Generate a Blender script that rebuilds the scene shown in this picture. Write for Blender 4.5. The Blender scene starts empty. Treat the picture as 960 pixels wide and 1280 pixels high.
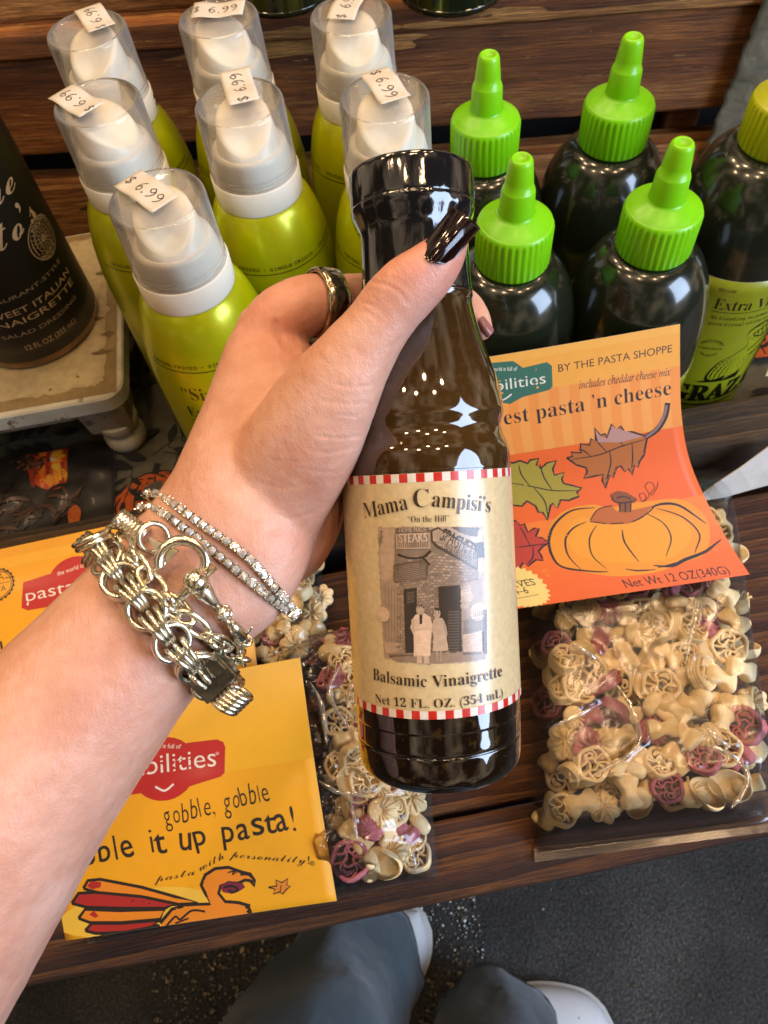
import bpy, bmesh, math, random
from mathutils import Vector, Matrix, Euler, noise
from mathutils.geometry import tessellate_polygon

S = bpy.context.scene
COL = S.collection
# ------------------------------------------------------------------ camera
FPX = 950.0                      # focal length in pixels of the 960 x 1280 photograph
CAM_H = 0.47                     # camera height over the front shelf board (z = 0)
CX = Vector((0.98274406, -0.17195273, -0.06816422))     # camera right in the world
CY = Vector((-0.182801, -0.84658896, -0.49987092))      # camera down
CZ = Vector((0.0282471, 0.50370566, -0.8634134))        # camera forward
CO = Vector((0, 0, CAM_H))
cam = bpy.data.cameras.new("camera")
cam.sensor_fit = 'VERTICAL'
cam.sensor_height = 24.0
cam.lens = 24.0 * FPX / 1280.0
cam.clip_start = 0.01
cam.clip_end = 100
co = bpy.data.objects.new("camera", cam)
COL.objects.link(co)
m = Matrix.Identity(4)
for r in range(3):
    m[r][0] = CX[r]; m[r][1] = -CY[r]; m[r][2] = -CZ[r]; m[r][3] = CO[r]
co.matrix_world = m
S.camera = co
cam.dof.use_dof = True
cam.dof.focus_distance = 0.30
cam.dof.aperture_fstop = 16.0

# ------------------------------------------------------------------ world, lamps, exposure
W = bpy.data.worlds.new("World")
S.world = W
W.use_nodes = True
bgn = W.node_tree.nodes['Background']
wt = W.node_tree
# the dim shop all round, dark and warm; bright noise patches added for reflections
wc = wt.nodes.new('ShaderNodeTexCoord')
wn = wt.nodes.new('ShaderNodeTexNoise')
wn.inputs['Scale'].default_value = 3.2
wn.inputs['Detail'].default_value = 3.0
wt.links.new(wc.outputs['Generated'], wn.inputs['Vector'])
wr = wt.nodes.new('ShaderNodeValToRGB')
wr.color_ramp.elements[0].position = 0.46
wr.color_ramp.elements[0].color = (0.075, 0.050, 0.032, 1)
wr.color_ramp.elements[1].position = 0.70
wr.color_ramp.elements[1].color = (2.0, 1.5, 1.02, 1)
wt.links.new(wn.outputs['Fac'], wr.inputs[0])
wt.links.new(wr.outputs[0], bgn.inputs[0])
bgn.inputs[1].default_value = 0.55
S.view_settings.view_transform = 'Standard'
S.view_settings.look = 'None'
S.view_settings.exposure = 0.0
S.view_settings.gamma = 1.0
S.cycles.use_denoising = True
S.cycles.max_bounces = 8
S.cycles.transparent_max_bounces = 24
S.cycles.sample_clamp_indirect = 6.0
S.cycles.caustics_reflective = False
S.cycles.caustics_refractive = False


def lamp(name, kind, loc, energy, color, size=0.03, aim=None, size_y=None, angle=None):
    l = bpy.data.lights.new(name, kind)
    l.energy = energy
    l.color = color
    if kind == 'AREA':
        l.shape = 'RECTANGLE'
        l.size = size
        l.size_y = size_y or size
    else:
        l.shadow_soft_size = size
    o = bpy.data.objects.new(name, l)
    o.location = loc
    if aim is not None:
        o.rotation_euler = (Vector(aim) - Vector(loc)).to_track_quat('-Z', 'Y').to_euler()
    COL.objects.link(o)
    return o


WARM = (1.0, 0.67, 0.38)
bulbs_and_fill = [(-0.75, 0.55, 1.25), (-0.45, 0.75, 1.35), (-0.1, 0.62, 1.3), (0.22, 0.72, 1.3), (0.5, 0.55, 1.25), (0.8, 0.7, 1.35),
         (-0.5, 0.15, 1.45), (0.12, 0.2, 1.5), (0.62, 0.1, 1.45), (0.30, 0.95, 1.2), (-0.3, 1.0, 1.2), (-0.18, -0.05, 1.5), (0.36, -0.12, 1.5)]  # last two added in front as fill for the back boards
for p in bulbs_and_fill:
    lamp("bulb_and_fill", 'POINT', p, 7.0, WARM, 0.045)
# daylight from the shop front behind the photographer
lamp("daylight_window", 'AREA', (1.45, -0.75, 0.85), 50.0, (0.58, 0.74, 1.0), 0.95, (0.0, 0.1, 0.05), 1.2)

# ------------------------------------------------------------------ helpers
def at(u, v, z):
    """the point of the horizontal plane z seen at photograph pixel (u, v)"""
    r = CX * ((u - 480) / FPX) + CY * ((v - 640) / FPX) + CZ
    t = (z - CAM_H) / r.z
    return CO + r * t


def cp(u, v, d):
    """the point seen at photograph pixel (u, v) at depth d in front of the camera"""
    return CO + CX * ((u - 480) / FPX * d) + CY * ((v - 640) / FPX * d) + CZ * d


def lin(h):
    if not isinstance(h, str):
        return tuple(h)[:3]
    h = h.lstrip('#')
    o = []
    for i in (0, 2, 4):
        c = int(h[i:i + 2], 16) / 255
        o.append(c / 12.92 if c <= 0.04045 else ((c + 0.055) / 1.055) ** 2.4)
    return tuple(o)


def tag(o, label=None, cat=None, group=None, kind=None):
    if label: o['label'] = label
    if cat: o['category'] = cat
    if group: o['group'] = group
    if kind: o['kind'] = kind
    return o


def empty(name, loc=(0, 0, 0), rz=0.0):
    o = bpy.data.objects.new(name, None)
    o.empty_display_size = 0.02
    o.location = loc
    o.rotation_euler = (0, 0, rz)
    COL.objects.link(o)
    return o


def link(name, me, mats, parent=None, smooth=True):
    if not isinstance(mats, (list, tuple)): mats = [mats]
    for mt in mats: me.materials.append(mt)
    o = bpy.data.objects.new(name, me)
    COL.objects.link(o)
    if parent is not None: o.parent = parent
    if smooth:
        for p in me.polygons: p.use_smooth = True
    return o


def build(name, bm, mats, parent=None, smooth=True, normals=True):
    if normals: bmesh.ops.recalc_face_normals(bm, faces=bm.faces)
    me = bpy.data.meshes.new(name)
    bm.to_mesh(me)
    bm.free()
    return link(name, me, mats, parent, smooth)


def copy_tree(o, parent=None):
    c = o.copy()
    COL.objects.link(c)
    c.parent = parent
    for ch in list(o.children): copy_tree(ch, c)
    return c


def rotmat(axis):
    """3x3 with z along axis"""
    z = Vector(axis).normalized()
    x = Vector((0, 0, 1)).cross(z)
    if x.length < 1e-4: x = Vector((1, 0, 0))
    x.normalize()
    y = z.cross(x)
    return Matrix((x, y, z)).transposed()


def lathe(bm, prof, seg=48, cap0=True, cap1=True, M=None, mat=0, rib=None, a0=0.0):
    """prof: (r, z) list; rib(z, ang) -> added radius"""
    M = M or Matrix.Identity(4)
    rings = []
    for r, z in prof:
        ring = []
        for k in range(seg):
            a = a0 + 2 * math.pi * k / seg
            rr = r + (rib(z, k, a) if rib else 0)
            ring.append(bm.verts.new(M @ Vector((rr * math.cos(a), rr * math.sin(a), z))))
        rings.append(ring)
    fs = []
    for i in range(len(rings) - 1):
        for k in range(seg):
            k2 = (k + 1) % seg
            fs.append(bm.faces.new((rings[i][k], rings[i][k2], rings[i + 1][k2], rings[i + 1][k])))
    if cap0: fs.append(bm.faces.new(rings[0][::-1]))
    if cap1: fs.append(bm.faces.new(rings[-1]))
    for f in fs:
        f.material_index = mat
        f.smooth = True
    return rings


def smooth_prof(pts, n=6):
    """Catmull-Rom through (r, z) points"""
    out = []
    P = [Vector(p) for p in pts]
    for i in range(len(P) - 1):
        p0 = P[max(i - 1, 0)]; p1 = P[i]; p2 = P[i + 1]; p3 = P[min(i + 2, len(P) - 1)]
        for k in range(n):
            t = k / n
            out.append(0.5 * ((2 * p1) + (p2 - p0) * t + (2 * p0 - 5 * p1 + 4 * p2 - p3) * t * t + (3 * p1 - p0 - 3 * p2 + p3) * t ** 3))
    out.append(P[-1])
    return out


def tube(bm, pts, rad, seg=10, closed=False, flat=1.0, up=None, caps=True, mat=0):
    """sweep a circle (or flat ellipse) along pts"""
    P = [Vector(p) for p in pts]
    n = len(P)
    rings = []
    prev = None
    for i in range(n):
        if closed: t = P[(i + 1) % n] - P[i - 1]
        else: t = P[min(i + 1, n - 1)] - P[max(i - 1, 0)]
        t.normalize()
        if up is not None: ref = Vector(up)
        elif prev is not None: ref = prev
        else: ref = Vector((0, 0, 1)) if abs(t.z) < 0.9 else Vector((1, 0, 0))
        b = ref - t * ref.dot(t)
        if b.length < 1e-6: b = t.orthogonal()
        b.normalize()
        prev = b
        c = t.cross(b)
        r = rad[i] if isinstance(rad, (list, tuple)) else rad
        rings.append([bm.verts.new(P[i] + b * (r * flat * math.sin(2 * math.pi * k / seg)) + c * (r * math.cos(2 * math.pi * k / seg))) for k in range(seg)])
    m_ = n if closed else n - 1
    for i in range(m_):
        A = rings[i]; B = rings[(i + 1) % n]
        for k in range(seg):
            f = bm.faces.new((A[k], A[(k + 1) % seg], B[(k + 1) % seg], B[k]))
            f.smooth = True; f.material_index = mat
    if not closed and caps:
        bm.faces.new(rings[0][::-1]).material_index = mat
        bm.faces.new(rings[-1]).material_index = mat
    return rings


def torus(bm, c, axis, R, r, seg=20, rs=8, sx=1.0, a0=0, a1=2 * math.pi, xdir=None):
    M = rotmat(axis)
    if xdir is not None:
        z = Vector(axis).normalized(); x = Vector(xdir); x = (x - z * x.dot(z)).normalized()
        M = Matrix((x, z.cross(x), z)).transposed()
    full = abs(a1 - a0 - 2 * math.pi) < 1e-6
    n = seg if full else seg + 1
    pts = [Vector(c) + M @ Vector((R * sx * math.cos(a0 + (a1 - a0) * k / seg), R * math.sin(a0 + (a1 - a0) * k / seg), 0)) for k in range(n)]
    tube(bm, pts, r, rs, closed=full, up=axis)


def box(bm, lo, hi, M=None, bev=0.0, mat=0, seg=2):
    M = M or Matrix.Identity(4)
    v = [bm.verts.new(Vector((x, y, z))) for x in (lo[0], hi[0]) for y in (lo[1], hi[1]) for z in (lo[2], hi[2])]
    fs = [bm.faces.new([v[i] for i in q]) for q in ((0, 1, 3, 2), (4, 6, 7, 5), (0, 4, 5, 1), (2, 3, 7, 6), (0, 2, 6, 4), (1, 5, 7, 3))]
    for f in fs: f.material_index = mat
    vs = set(v)
    if bev > 0:
        es = list({e for f in fs for e in f.edges})
        r = bmesh.ops.bevel(bm, geom=es, offset=bev, segments=seg, affect='EDGES', profile=0.6)
        vs = {q for f in r['faces'] for q in f.verts} | {q for q in vs if q.is_valid}
    for q in vs: q.co = M @ q.co
    return vs


def orient(x, y, z, o):
    m_ = Matrix.Identity(4)
    for r in range(3):
        m_[r][0] = x[r]; m_[r][1] = y[r]; m_[r][2] = z[r]; m_[r][3] = o[r]
    return m_


# ------------------------------------------------------------------ materials
class NT:
    def __init__(s, name):
        s.m = bpy.data.materials.new(name)
        s.m.use_nodes = True
        s.t = s.m.node_tree
        s.b = s.t.nodes['Principled BSDF']
        s.out = s.t.nodes['Material Output']

    def n(s, typ, **kw):
        x = s.t.nodes.new(typ)
        for k, v in kw.items():
            if k in x.inputs: x.inputs[k].default_value = v
            else: setattr(x, k, v)
        return x

    def l(s, a, b):
        s.t.links.new(a, b)

    def coord(s, scale=(1, 1, 1), rot=(0, 0, 0), kind='Object'):
        tc = s.n('ShaderNodeTexCoord')
        mp = s.n('ShaderNodeMapping')
        mp.inputs['Scale'].default_value = scale
        mp.inputs['Rotation'].default_value = rot
        s.l(tc.outputs[kind], mp.inputs[0])
        return mp.outputs[0]

    def noise(s, co_, scale, detail=4, rough=0.55, dist=0.0):
        x = s.n('ShaderNodeTexNoise')
        x.inputs['Scale'].default_value = scale; x.inputs['Detail'].default_value = detail
        x.inputs['Roughness'].default_value = rough; x.inputs['Distortion'].default_value = dist
        s.l(co_, x.inputs['Vector'])
        return x.outputs['Fac']

    def ramp(s, fac, stops, interp='LINEAR'):
        x = s.n('ShaderNodeValToRGB')
        x.color_ramp.interpolation = interp
        e = x.color_ramp.elements
        while len(e) < len(stops): e.new(0.5)
        for el, (p, c) in zip(e, stops):
            el.position = p
            el.color = (*lin(c), 1)
        s.l(fac, x.inputs[0])
        return x.outputs[0]

    def mix(s, fac, a, b, typ='MIX'):
        x = s.n('ShaderNodeMix', data_type='RGBA', blend_type=typ)
        for sock, v in ((x.inputs[0], fac), (x.inputs[6], a), (x.inputs[7], b)):
            if hasattr(v, 'is_output'): s.l(v, sock)
            elif isinstance(v, (int, float)): sock.default_value = v
            else: sock.default_value = (*lin(v), 1)
        return x.outputs[2]

    def math(s, op, a, b=0.0, clamp=False):
        x = s.n('ShaderNodeMath', operation=op, use_clamp=clamp)
        for sock, v in ((x.inputs[0], a), (x.inputs[1], b)):
            if hasattr(v, 'is_output'): s.l(v, sock)
            else: sock.default_value = v
        return x.outputs[0]

    def bump(s, h, strength=0.3, dist=0.001, prev=None):
        x = s.n('ShaderNodeBump')
        x.inputs['Strength'].default_value = strength
        x.inputs['Distance'].default_value = dist
        s.l(h, x.inputs['Height'])
        if prev is not None: s.l(prev, x.inputs['Normal'])
        s.l(x.outputs[0], s.b.inputs['Normal'])
        return x.outputs[0]

    def set(s, **kw):
        nm = dict(color='Base Color', rough='Roughness', metal='Metallic', spec='Specular IOR Level', trans='Transmission Weight', ior='IOR',
                  coat='Coat Weight', coatr='Coat Roughness', sss='Subsurface Weight', alpha='Alpha', sheen='Sheen Weight')
        for k, v in kw.items():
            sock = s.b.inputs[nm[k]]
            if hasattr(v, 'is_output'): s.l(v, sock)
            elif k == 'color': sock.default_value = (*lin(v), 1)
            else: sock.default_value = v
        return s


def plain(name, color, rough=0.5, var=0.06, vs=60, bump=0.0, bs=200, **kw):
    t = NT(name)
    c = t.coord()
    f = t.noise(c, vs, 4)
    base = lin(color)
    lo = tuple(x * (1 - var * 2) for x in base); hi = tuple(min(1, x * (1 + var * 2)) for x in base)
    t.set(color=t.ramp(f, [(0.25, lo), (0.75, hi)]), rough=t.math('ADD', t.math('MULTIPLY', t.noise(c, vs * 2.3, 3), 0.12), max(rough - 0.06, 0.0)), **kw)
    if bump: t.bump(t.noise(c, bs, 4), bump, 0.0006)
    return t.m


def print_mat(name, rough=0.35, coat=0.3, paper=0.05, bump=0.03, dens=0.80, grain=180):
    """printed paper: each face carries its own flat ink colour"""
    t = NT(name)
    a = t.n('ShaderNodeVertexColor', layer_name='ink')
    c = t.coord()
    g = t.ramp(t.noise(c, grain, 5), [(0.3, (dens * (1 - paper * 2),) * 3), (0.7, (dens,) * 3)])
    t.set(color=t.mix(1.0, a.outputs[0], g, 'MULTIPLY'), rough=rough, coat=coat, coatr=0.15)
    t.bump(t.noise(c, 45, 3), bump, 0.002)
    return t.m


# ------------------------------------------------------------------ printed artwork
BOLD = {}
for base_, ch0, n_ in ((0x1D400, 'A', 26), (0x1D41A, 'a', 26), (0x1D7CE, '0', 10)):
    for k in range(n_): BOLD[chr(ord(ch0) + k)] = chr(base_ + k)
ITAL = {}
for base_, ch0, n_ in ((0x1D434, 'A', 26), (0x1D44E, 'a', 26)):
    for k in range(n_): ITAL[chr(ord(ch0) + k)] = chr(base_ + k)
ITAL['h'] = '\u210e'
SCR = {}
for base_, ch0, n_ in ((0x1D4D0, 'A', 26), (0x1D4EA, 'a', 26)):
    for k in range(n_): SCR[chr(ord(ch0) + k)] = chr(base_ + k)
MONO = {}
for base_, ch0, n_ in ((0x1D670, 'A', 26), (0x1D68A, 'a', 26)):
    for k in range(n_): MONO[chr(ord(ch0) + k)] = chr(base_ + k)
STYLES = dict(sans={}, serif=BOLD, ital=ITAL, script=SCR, mono=MONO)
_tcache = {}


def glyphs(s, style, thin=0.0, res=3):
    key = (s, style, thin, res)
    if key in _tcache: return _tcache[key]
    c = bpy.data.curves.new("lettering", 'FONT')
    c.body = ''.join(STYLES[style].get(ch, ch) for ch in s)
    c.resolution_u = res
    c.offset = thin
    o = bpy.data.objects.new("lettering", c)
    COL.objects.link(o)
    dg = bpy.context.evaluated_depsgraph_get()
    me = o.evaluated_get(dg).to_mesh()
    V = [(v.co.x, v.co.y) for v in me.vertices]
    F = [tuple(p.vertices) for p in me.polygons]
    o.evaluated_get(dg).to_mesh_clear()
    bpy.data.objects.remove(o)
    bpy.data.curves.remove(c)
    _tcache[key] = (V, F)
    return V, F


def crom(pts, n=6, closed=False):
    P = [Vector(p[:2]) for p in pts]
    N = len(P)
    out = []
    for i in range(N if closed else N - 1):
        if closed: p0, p1, p2, p3 = P[i - 1], P[i], P[(i + 1) % N], P[(i + 2) % N]
        else: p0, p1, p2, p3 = P[max(i - 1, 0)], P[i], P[i + 1], P[min(i + 2, N - 1)]
        for k in range(n):
            t = k / n
            q = 0.5 * ((2 * p1) + (p2 - p0) * t + (2 * p0 - 5 * p1 + 4 * p2 - p3) * t * t + (3 * p1 - p0 - 3 * p2 + p3) * t ** 3)
            out.append((q.x, q.y))
    if not closed: out.append(tuple(P[-1]))
    return out


class Art:
    def __init__(s):
        s.tris = []          # (three 2-D points, colour, layer)
        s.layer = 0

    def _add(s, V, F, col, warp=None):
        s.layer += 1
        c = lin(col)
        if warp: V = [warp(x, y) for x, y in V]
        for f in F:
            for k in range(1, len(f) - 1):
                s.tris.append(((V[f[0]], V[f[k]], V[f[k + 1]]), c, s.layer))

    def poly(s, pts, col):
        F = tessellate_polygon([[Vector((x, y, 0)) for x, y in pts]])
        s._add(list(pts), F, col)

    def curve(s, pts, col, n=6):
        s.poly(crom(pts, n, True), col)

    def rect(s, x0, y0, x1, y1, col):
        s.poly([(x0, y0), (x1, y0), (x1, y1), (x0, y1)], col)

    def disc(s, x, y, rx, col, ry=None, n=28, star=0.0, pts=0):
        ry = ry or rx
        if pts: n = pts * 2
        s.poly([(x + rx * (1 - (star if k % 2 else 0)) * math.cos(2 * math.pi * k / n), y + ry * (1 - (star if k % 2 else 0)) * math.sin(2 * math.pi * k / n)) for k in range(n)], col)

    def line(s, pts, w, col, closed=False, smooth=True, taper=0.0, n=6, nib=None):
        P = crom(pts, n, closed) if smooth and len(pts) > 2 else list(pts)
        P = [Vector(p) for p in P]
        N = len(P)
        V = []; F = []
        for i in range(N):
            t = (P[(i + 1) % N] - P[i - 1]) if closed else (P[min(i + 1, N - 1)] - P[max(i - 1, 0)])
            if t.length < 1e-9: t = Vector((1, 0))
            t.normalize()
            nn = Vector((-t.y, t.x))
            ww = w * 0.5
            if taper and not closed:
                q = i / (N - 1)
                ww *= 1 - taper * abs(2 * q - 1) ** 2
            if nib is not None:
                ww *= 0.45 + 0.55 * abs(math.sin(math.atan2(t.y, t.x) - nib))
            V += [tuple(P[i] + nn * ww), tuple(P[i] - nn * ww)]
        for i in range(N if closed else N - 1):
            j = (i + 1) % N
            F.append((2 * i, 2 * i + 1, 2 * j + 1, 2 * j))
        s._add(V, F, col)

    def text(s, body, x, y, size, col, style='sans', align='C', rot=0.0, width=None, thin=0.0, shear=0.0, arc=0.0, warp=None, res=3):
        if style == 'mono': res = 1
        V, F = glyphs(body, style, thin, res)
        if not V: return
        x0 = min(v[0] for v in V); x1 = max(v[0] for v in V)
        w = (x1 - x0) or 1
        sx = (width / w) if width else size
        off = {'L': -x0, 'C': -(x0 + x1) / 2, 'R': -x1}[align]
        ca, sa = math.cos(rot), math.sin(rot)
        out = []
        for vx, vy in V:
            px = (vx + off) * sx + vy * size * shear; py = vy * size
            if arc:
                a = px / abs(arc); rr = abs(arc) + (py if arc > 0 else -py)
                px, py = rr * math.sin(a), (rr * math.cos(a) - arc) if arc > 0 else (-arc - rr * math.cos(a))
            out.append((x + px * ca - py * sa, y + px * sa + py * ca))
        s._add(out, F, col, warp)

    def build(s, name, bounds, mapping, base, mat, parent=None, nu=24, nv=24, maxlen=0.002, lift=2e-5, back=None, trim=True):
        """bounds (u0, v0, u1, v1); mapping(u, v, h) -> point h above the surface"""
        bm = bmesh.new()
        lay = bm.loops.layers.float_color.new('ink')
        hl = bm.verts.layers.float.new('h')
        bc = (*lin(base), 1)
        u0, v0, u1, v1 = bounds
        grid = [[bm.verts.new((u0 + (u1 - u0) * i / nu, v0 + (v1 - v0) * j / nv, 0)) for i in range(nu + 1)] for j in range(nv + 1)]
        for j in range(nv):
            for i in range(nu):
                f = bm.faces.new((grid[j][i], grid[j][i + 1], grid[j + 1][i + 1], grid[j + 1][i]))
                for lp in f.loops: lp[lay] = bc
        if back is not None:
            g2 = [[bm.verts.new((u0 + (u1 - u0) * i / nu, v0 + (v1 - v0) * j / nv, 0)) for i in range(nu + 1)] for j in range(nv + 1)]
            for r in g2:
                for q in r: q[hl] = -back
            for j in range(nv):
                for i in range(nu):
                    f = bm.faces.new((g2[j][i], g2[j + 1][i], g2[j + 1][i + 1], g2[j][i + 1]))
                    for lp in f.loops: lp[lay] = (0.75, 0.72, 0.66, 1)
            rim = [(0, i) for i in range(nu + 1)] + [(j, nu) for j in range(1, nv + 1)] + [(nv, i) for i in range(nu - 1, -1, -1)] + [(j, 0) for j in range(nv - 1, 0, -1)]
            for k in range(len(rim)):
                a = rim[k]; b = rim[(k + 1) % len(rim)]
                f = bm.faces.new((grid[b[0]][b[1]], grid[a[0]][a[1]], g2[a[0]][a[1]], g2[b[0]][b[1]]))
                for lp in f.loops: lp[lay] = (0.75, 0.72, 0.66, 1)
        ab = bmesh.new()
        al = ab.loops.layers.float_color.new('ink')
        ah = ab.verts.layers.float.new('h')
        for pts, c, ly in s.tris:
            (ax, ay), (bx, by), (cx_, cy_) = pts
            ar = (bx - ax) * (cy_ - ay) - (cx_ - ax) * (by - ay)
            if abs(ar) < 1e-13: continue
            if ar < 0: pts = pts[::-1]
            vs = [ab.verts.new((p[0], p[1], 0)) for p in pts]
            for q in vs: q[ah] = 6e-5 + ly * lift
            f = ab.faces.new(vs)
            for lp in f.loops: lp[al] = (*c, 1)
        for lo_, dim in ((u0, 0), (v0, 1)) if trim else ():      # trim whatever prints past the sheet's edge
            for val, sgn in ((lo_, 1), ((u1, v1)[dim], -1)):
                no = Vector((0, 0, 0)); no[dim] = -sgn
                pc = Vector((0, 0, 0)); pc[dim] = val
                bmesh.ops.bisect_plane(ab, geom=ab.verts[:] + ab.edges[:] + ab.faces[:], plane_co=pc, plane_no=no, clear_outer=True)
        for _ in range(7):
            es = [e for e in ab.edges if e.calc_length() > maxlen]
            if not es: break
            bmesh.ops.subdivide_edges(ab, edges=es, cuts=1)
            bmesh.ops.triangulate(ab, faces=[f for f in ab.faces if len(f.verts) > 3])
        vm = {}
        for v in ab.verts:
            q = bm.verts.new(v.co); q[hl] = v[ah]; vm[v] = q
        for f in ab.faces:
            try: g = bm.faces.new([vm[v] for v in f.verts])
            except ValueError: continue
            for l0, l1 in zip(f.loops, g.loops): l1[lay] = l0[al]
        ab.free()
        for v in bm.verts:
            v.co = mapping(v.co.x, v.co.y, v[hl])
        return build(name, bm, mat, parent, smooth=True, normals=False)


class Sheet:
    """a mapping (u, v, h) -> local point plus its placement; px() finds the (u, v) seen at a photograph pixel"""
    def __init__(s, fn, M=None, guess=(0, 0)):
        s.fn = fn; s.M = M or Matrix.Identity(4); s.g = guess

    def proj(s, u, v):
        p = s.M @ s.fn(u, v, 0) - CO
        z = p.dot(CZ)
        return 480 + FPX * p.dot(CX) / z, 640 + FPX * p.dot(CY) / z

    def px(s, x, y):
        u, v = s.g
        for _ in range(14):
            a, b = s.proj(u, v)
            e = 1e-5
            a1, b1 = s.proj(u + e, v); a2, b2 = s.proj(u, v + e)
            j00, j10, j01, j11 = (a1 - a) / e, (b1 - b) / e, (a2 - a) / e, (b2 - b) / e
            det = j00 * j11 - j01 * j10
            if abs(det) < 1e-9: break
            rx, ry = x - a, y - b
            du = (rx * j11 - ry * j01) / det; dv = (ry * j00 - rx * j10) / det
            k = min(1.0, 0.02 / (abs(du) + abs(dv) + 1e-12))
            u += du * k; v += dv * k
            if abs(du) + abs(dv) < 1e-8: break
        return u, v

    def text(s, art, body, p0, p1, hpx, col, style='sans', **kw):
        """lettering whose baseline runs between two photograph pixels; hpx = cap height in pixels at the middle"""
        a = Vector(s.px(*p0)); b = Vector(s.px(*p1))
        mx, my = (p0[0] + p1[0]) / 2, (p0[1] + p1[1]) / 2
        dx, dy = p1[0] - p0[0], p1[1] - p0[1]
        L = math.hypot(dx, dy)
        q = Vector(s.px(mx + dy / L * hpx, my - dx / L * hpx)); q0 = Vector(s.px(mx, my))
        h = (q - q0).length
        c = (a + b) / 2
        d = b - a
        fit = kw.pop('fit', True)
        art.text(body, c.x, c.y, h / 0.72, col, style, 'C', math.atan2(d.y, d.x), d.length if fit else None, **kw)

    def htext(s, art, body, left, right, hpx, col, style='sans', **kw):
        """a level line of a wrapped label: height and right end from one pixel, left end from the other"""
        u1, v = s.px(*right); u0, v0 = s.px(*left)
        x0, y0 = s.proj(u0, v); a = 1e-4
        h = hpx * a / math.hypot(*(Vector(s.proj(u1, v + a)) - Vector(s.proj(u1, v))))
        art.text(body, (u0 + u1) / 2, v, h / 0.72, col, style, 'C', 0.0, u1 - u0, **kw)

    def pts(s, P):
        return [s.px(*p) for p in P]

    def m(s, x, y):
        """metres per pixel near (x, y)"""
        a = Vector(s.px(x - 3, y)); b = Vector(s.px(x + 3, y))
        return (b - a).length / 6


def cyl(R):
    return lambda u, v, h: Vector(((R + h) * math.sin(u / R), -(R + h) * math.cos(u / R), v))


# ================================================================== the setting
def wood(name, dark, mid, light, rough=0.45, scale=1.0, worn=0.5, bumpy=0.6, spec=0.4):
    """rough-sawn board: fine fibres, wandering growth rings, knots, scratches; every board gets its own stretch of grain"""
    t = NT(name)
    oi = t.n('ShaderNodeObjectInfo')
    def co_(sc, rot=(0, 0, 0)):
        tc = t.n('ShaderNodeTexCoord'); ad = t.n('ShaderNodeVectorMath', operation='ADD'); mp = t.n('ShaderNodeMapping')
        cb = t.n('ShaderNodeCombineXYZ'); t.l(t.math('MULTIPLY', oi.outputs['Random'], 7.3), cb.inputs[0]); t.l(t.math('MULTIPLY', oi.outputs['Random'], 3.1), cb.inputs[1])
        t.l(tc.outputs['Object'], ad.inputs[0]); t.l(cb.outputs[0], ad.inputs[1]); t.l(ad.outputs[0], mp.inputs[0])
        mp.inputs['Scale'].default_value = sc; mp.inputs['Rotation'].default_value = rot
        return mp.outputs[0]
    wv = t.n('ShaderNodeTexWave', wave_type='BANDS', bands_direction='Y', wave_profile='SAW')
    wv.inputs['Scale'].default_value = 1.0; wv.inputs['Distortion'].default_value = 9.0; wv.inputs['Detail'].default_value = 3.0; wv.inputs['Detail Scale'].default_value = .8
    t.l(co_((2.2, 26, 26)), wv.inputs['Vector'])
    g1 = t.noise(co_((4, 70, 70)), 2.2, 8, 0.66, 0.5)
    g2 = t.noise(co_((14, 420, 420)), 2.0, 5, 0.75)
    g3 = t.noise(co_((5, 9, 9)), 2.0, 4, 0.6)
    fac = t.math('ADD', t.math('MULTIPLY', wv.outputs['Fac'], .42), t.math('MULTIPLY', g1, .62))
    col = t.ramp(fac, [(0.24, dark), (0.5, mid), (0.82, light)])
    col = t.mix(t.math('MULTIPLY', t.ramp(g2, [(.42, (1, 1, 1)), (.60, (0, 0, 0))]), .75), col, dark)
    scr = t.ramp(t.noise(co_((26, 210, 210), (0.1, 0.2, 0.35)), 1.7, 4, 0.75), [(0.64, (0, 0, 0)), (0.69, (1, 1, 1))])
    scr2 = t.ramp(t.noise(co_((160, 30, 60), (0.1, 0.2, 0.9)), 1.7, 4, 0.75), [(0.70, (0, 0, 0)), (0.74, (1, 1, 1))])
    pale = tuple(min(1, x * 1.7 + 0.012) for x in lin(light))
    col = t.mix(t.math('MULTIPLY', t.math('MAXIMUM', scr, scr2), worn), col, pale)
    vo = t.n('ShaderNodeTexVoronoi'); vo.inputs['Scale'].default_value = 1.0; vo.inputs['Randomness'].default_value = 1.0
    t.l(co_((4.5, 13, 13)), vo.inputs['Vector'])
    col = t.mix(t.ramp(vo.outputs['Distance'], [(.05, (1, 1, 1)), (.13, (0, 0, 0))]), col, tuple(x * .35 for x in lin(dark)))
    blot = t.ramp(g3, [(0.38, (0.62,) * 3), (0.62, (1, 1, 1))])
    col = t.mix(1.0, col, blot, 'MULTIPLY')
    t.set(color=col, rough=t.math('ADD', t.math('MULTIPLY', g2, 0.5), rough - 0.18), spec=spec)
    hgt = t.math('ADD', t.math('ADD', t.math('MULTIPLY', g2, 1.0), g1), t.math('MULTIPLY', wv.outputs['Fac'], .35))
    hgt = t.math('SUBTRACT', hgt, t.math('MULTIPLY', t.math('MAXIMUM', scr, scr2), .35))
    t.bump(hgt, bumpy, 0.0016)
    return t.m


M_crate = wood('crate_wood', '#502a12', '#a9672f', '#e2a75c', worn=0.6, bumpy=0.9)
M_shelf = wood('shelf_wood', '#150a05', '#341a0c', '#54301a', rough=0.4, worn=0.35, bumpy=0.9)
M_table = wood('table_wood', '#2b160a', '#603518', '#96612f', rough=0.5, worn=0.3, bumpy=1.0)
M_rail = wood('rail_wood', '#22170e', '#4a3622', '#75593a', rough=0.5, worn=0.5, bumpy=1.0)
M_dark = plain('gap_shade_and_caps', (0.012, 0.009, 0.007), 0.8)  # near-black: paints the shade in the crate's gaps, also colours bottle caps

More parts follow.
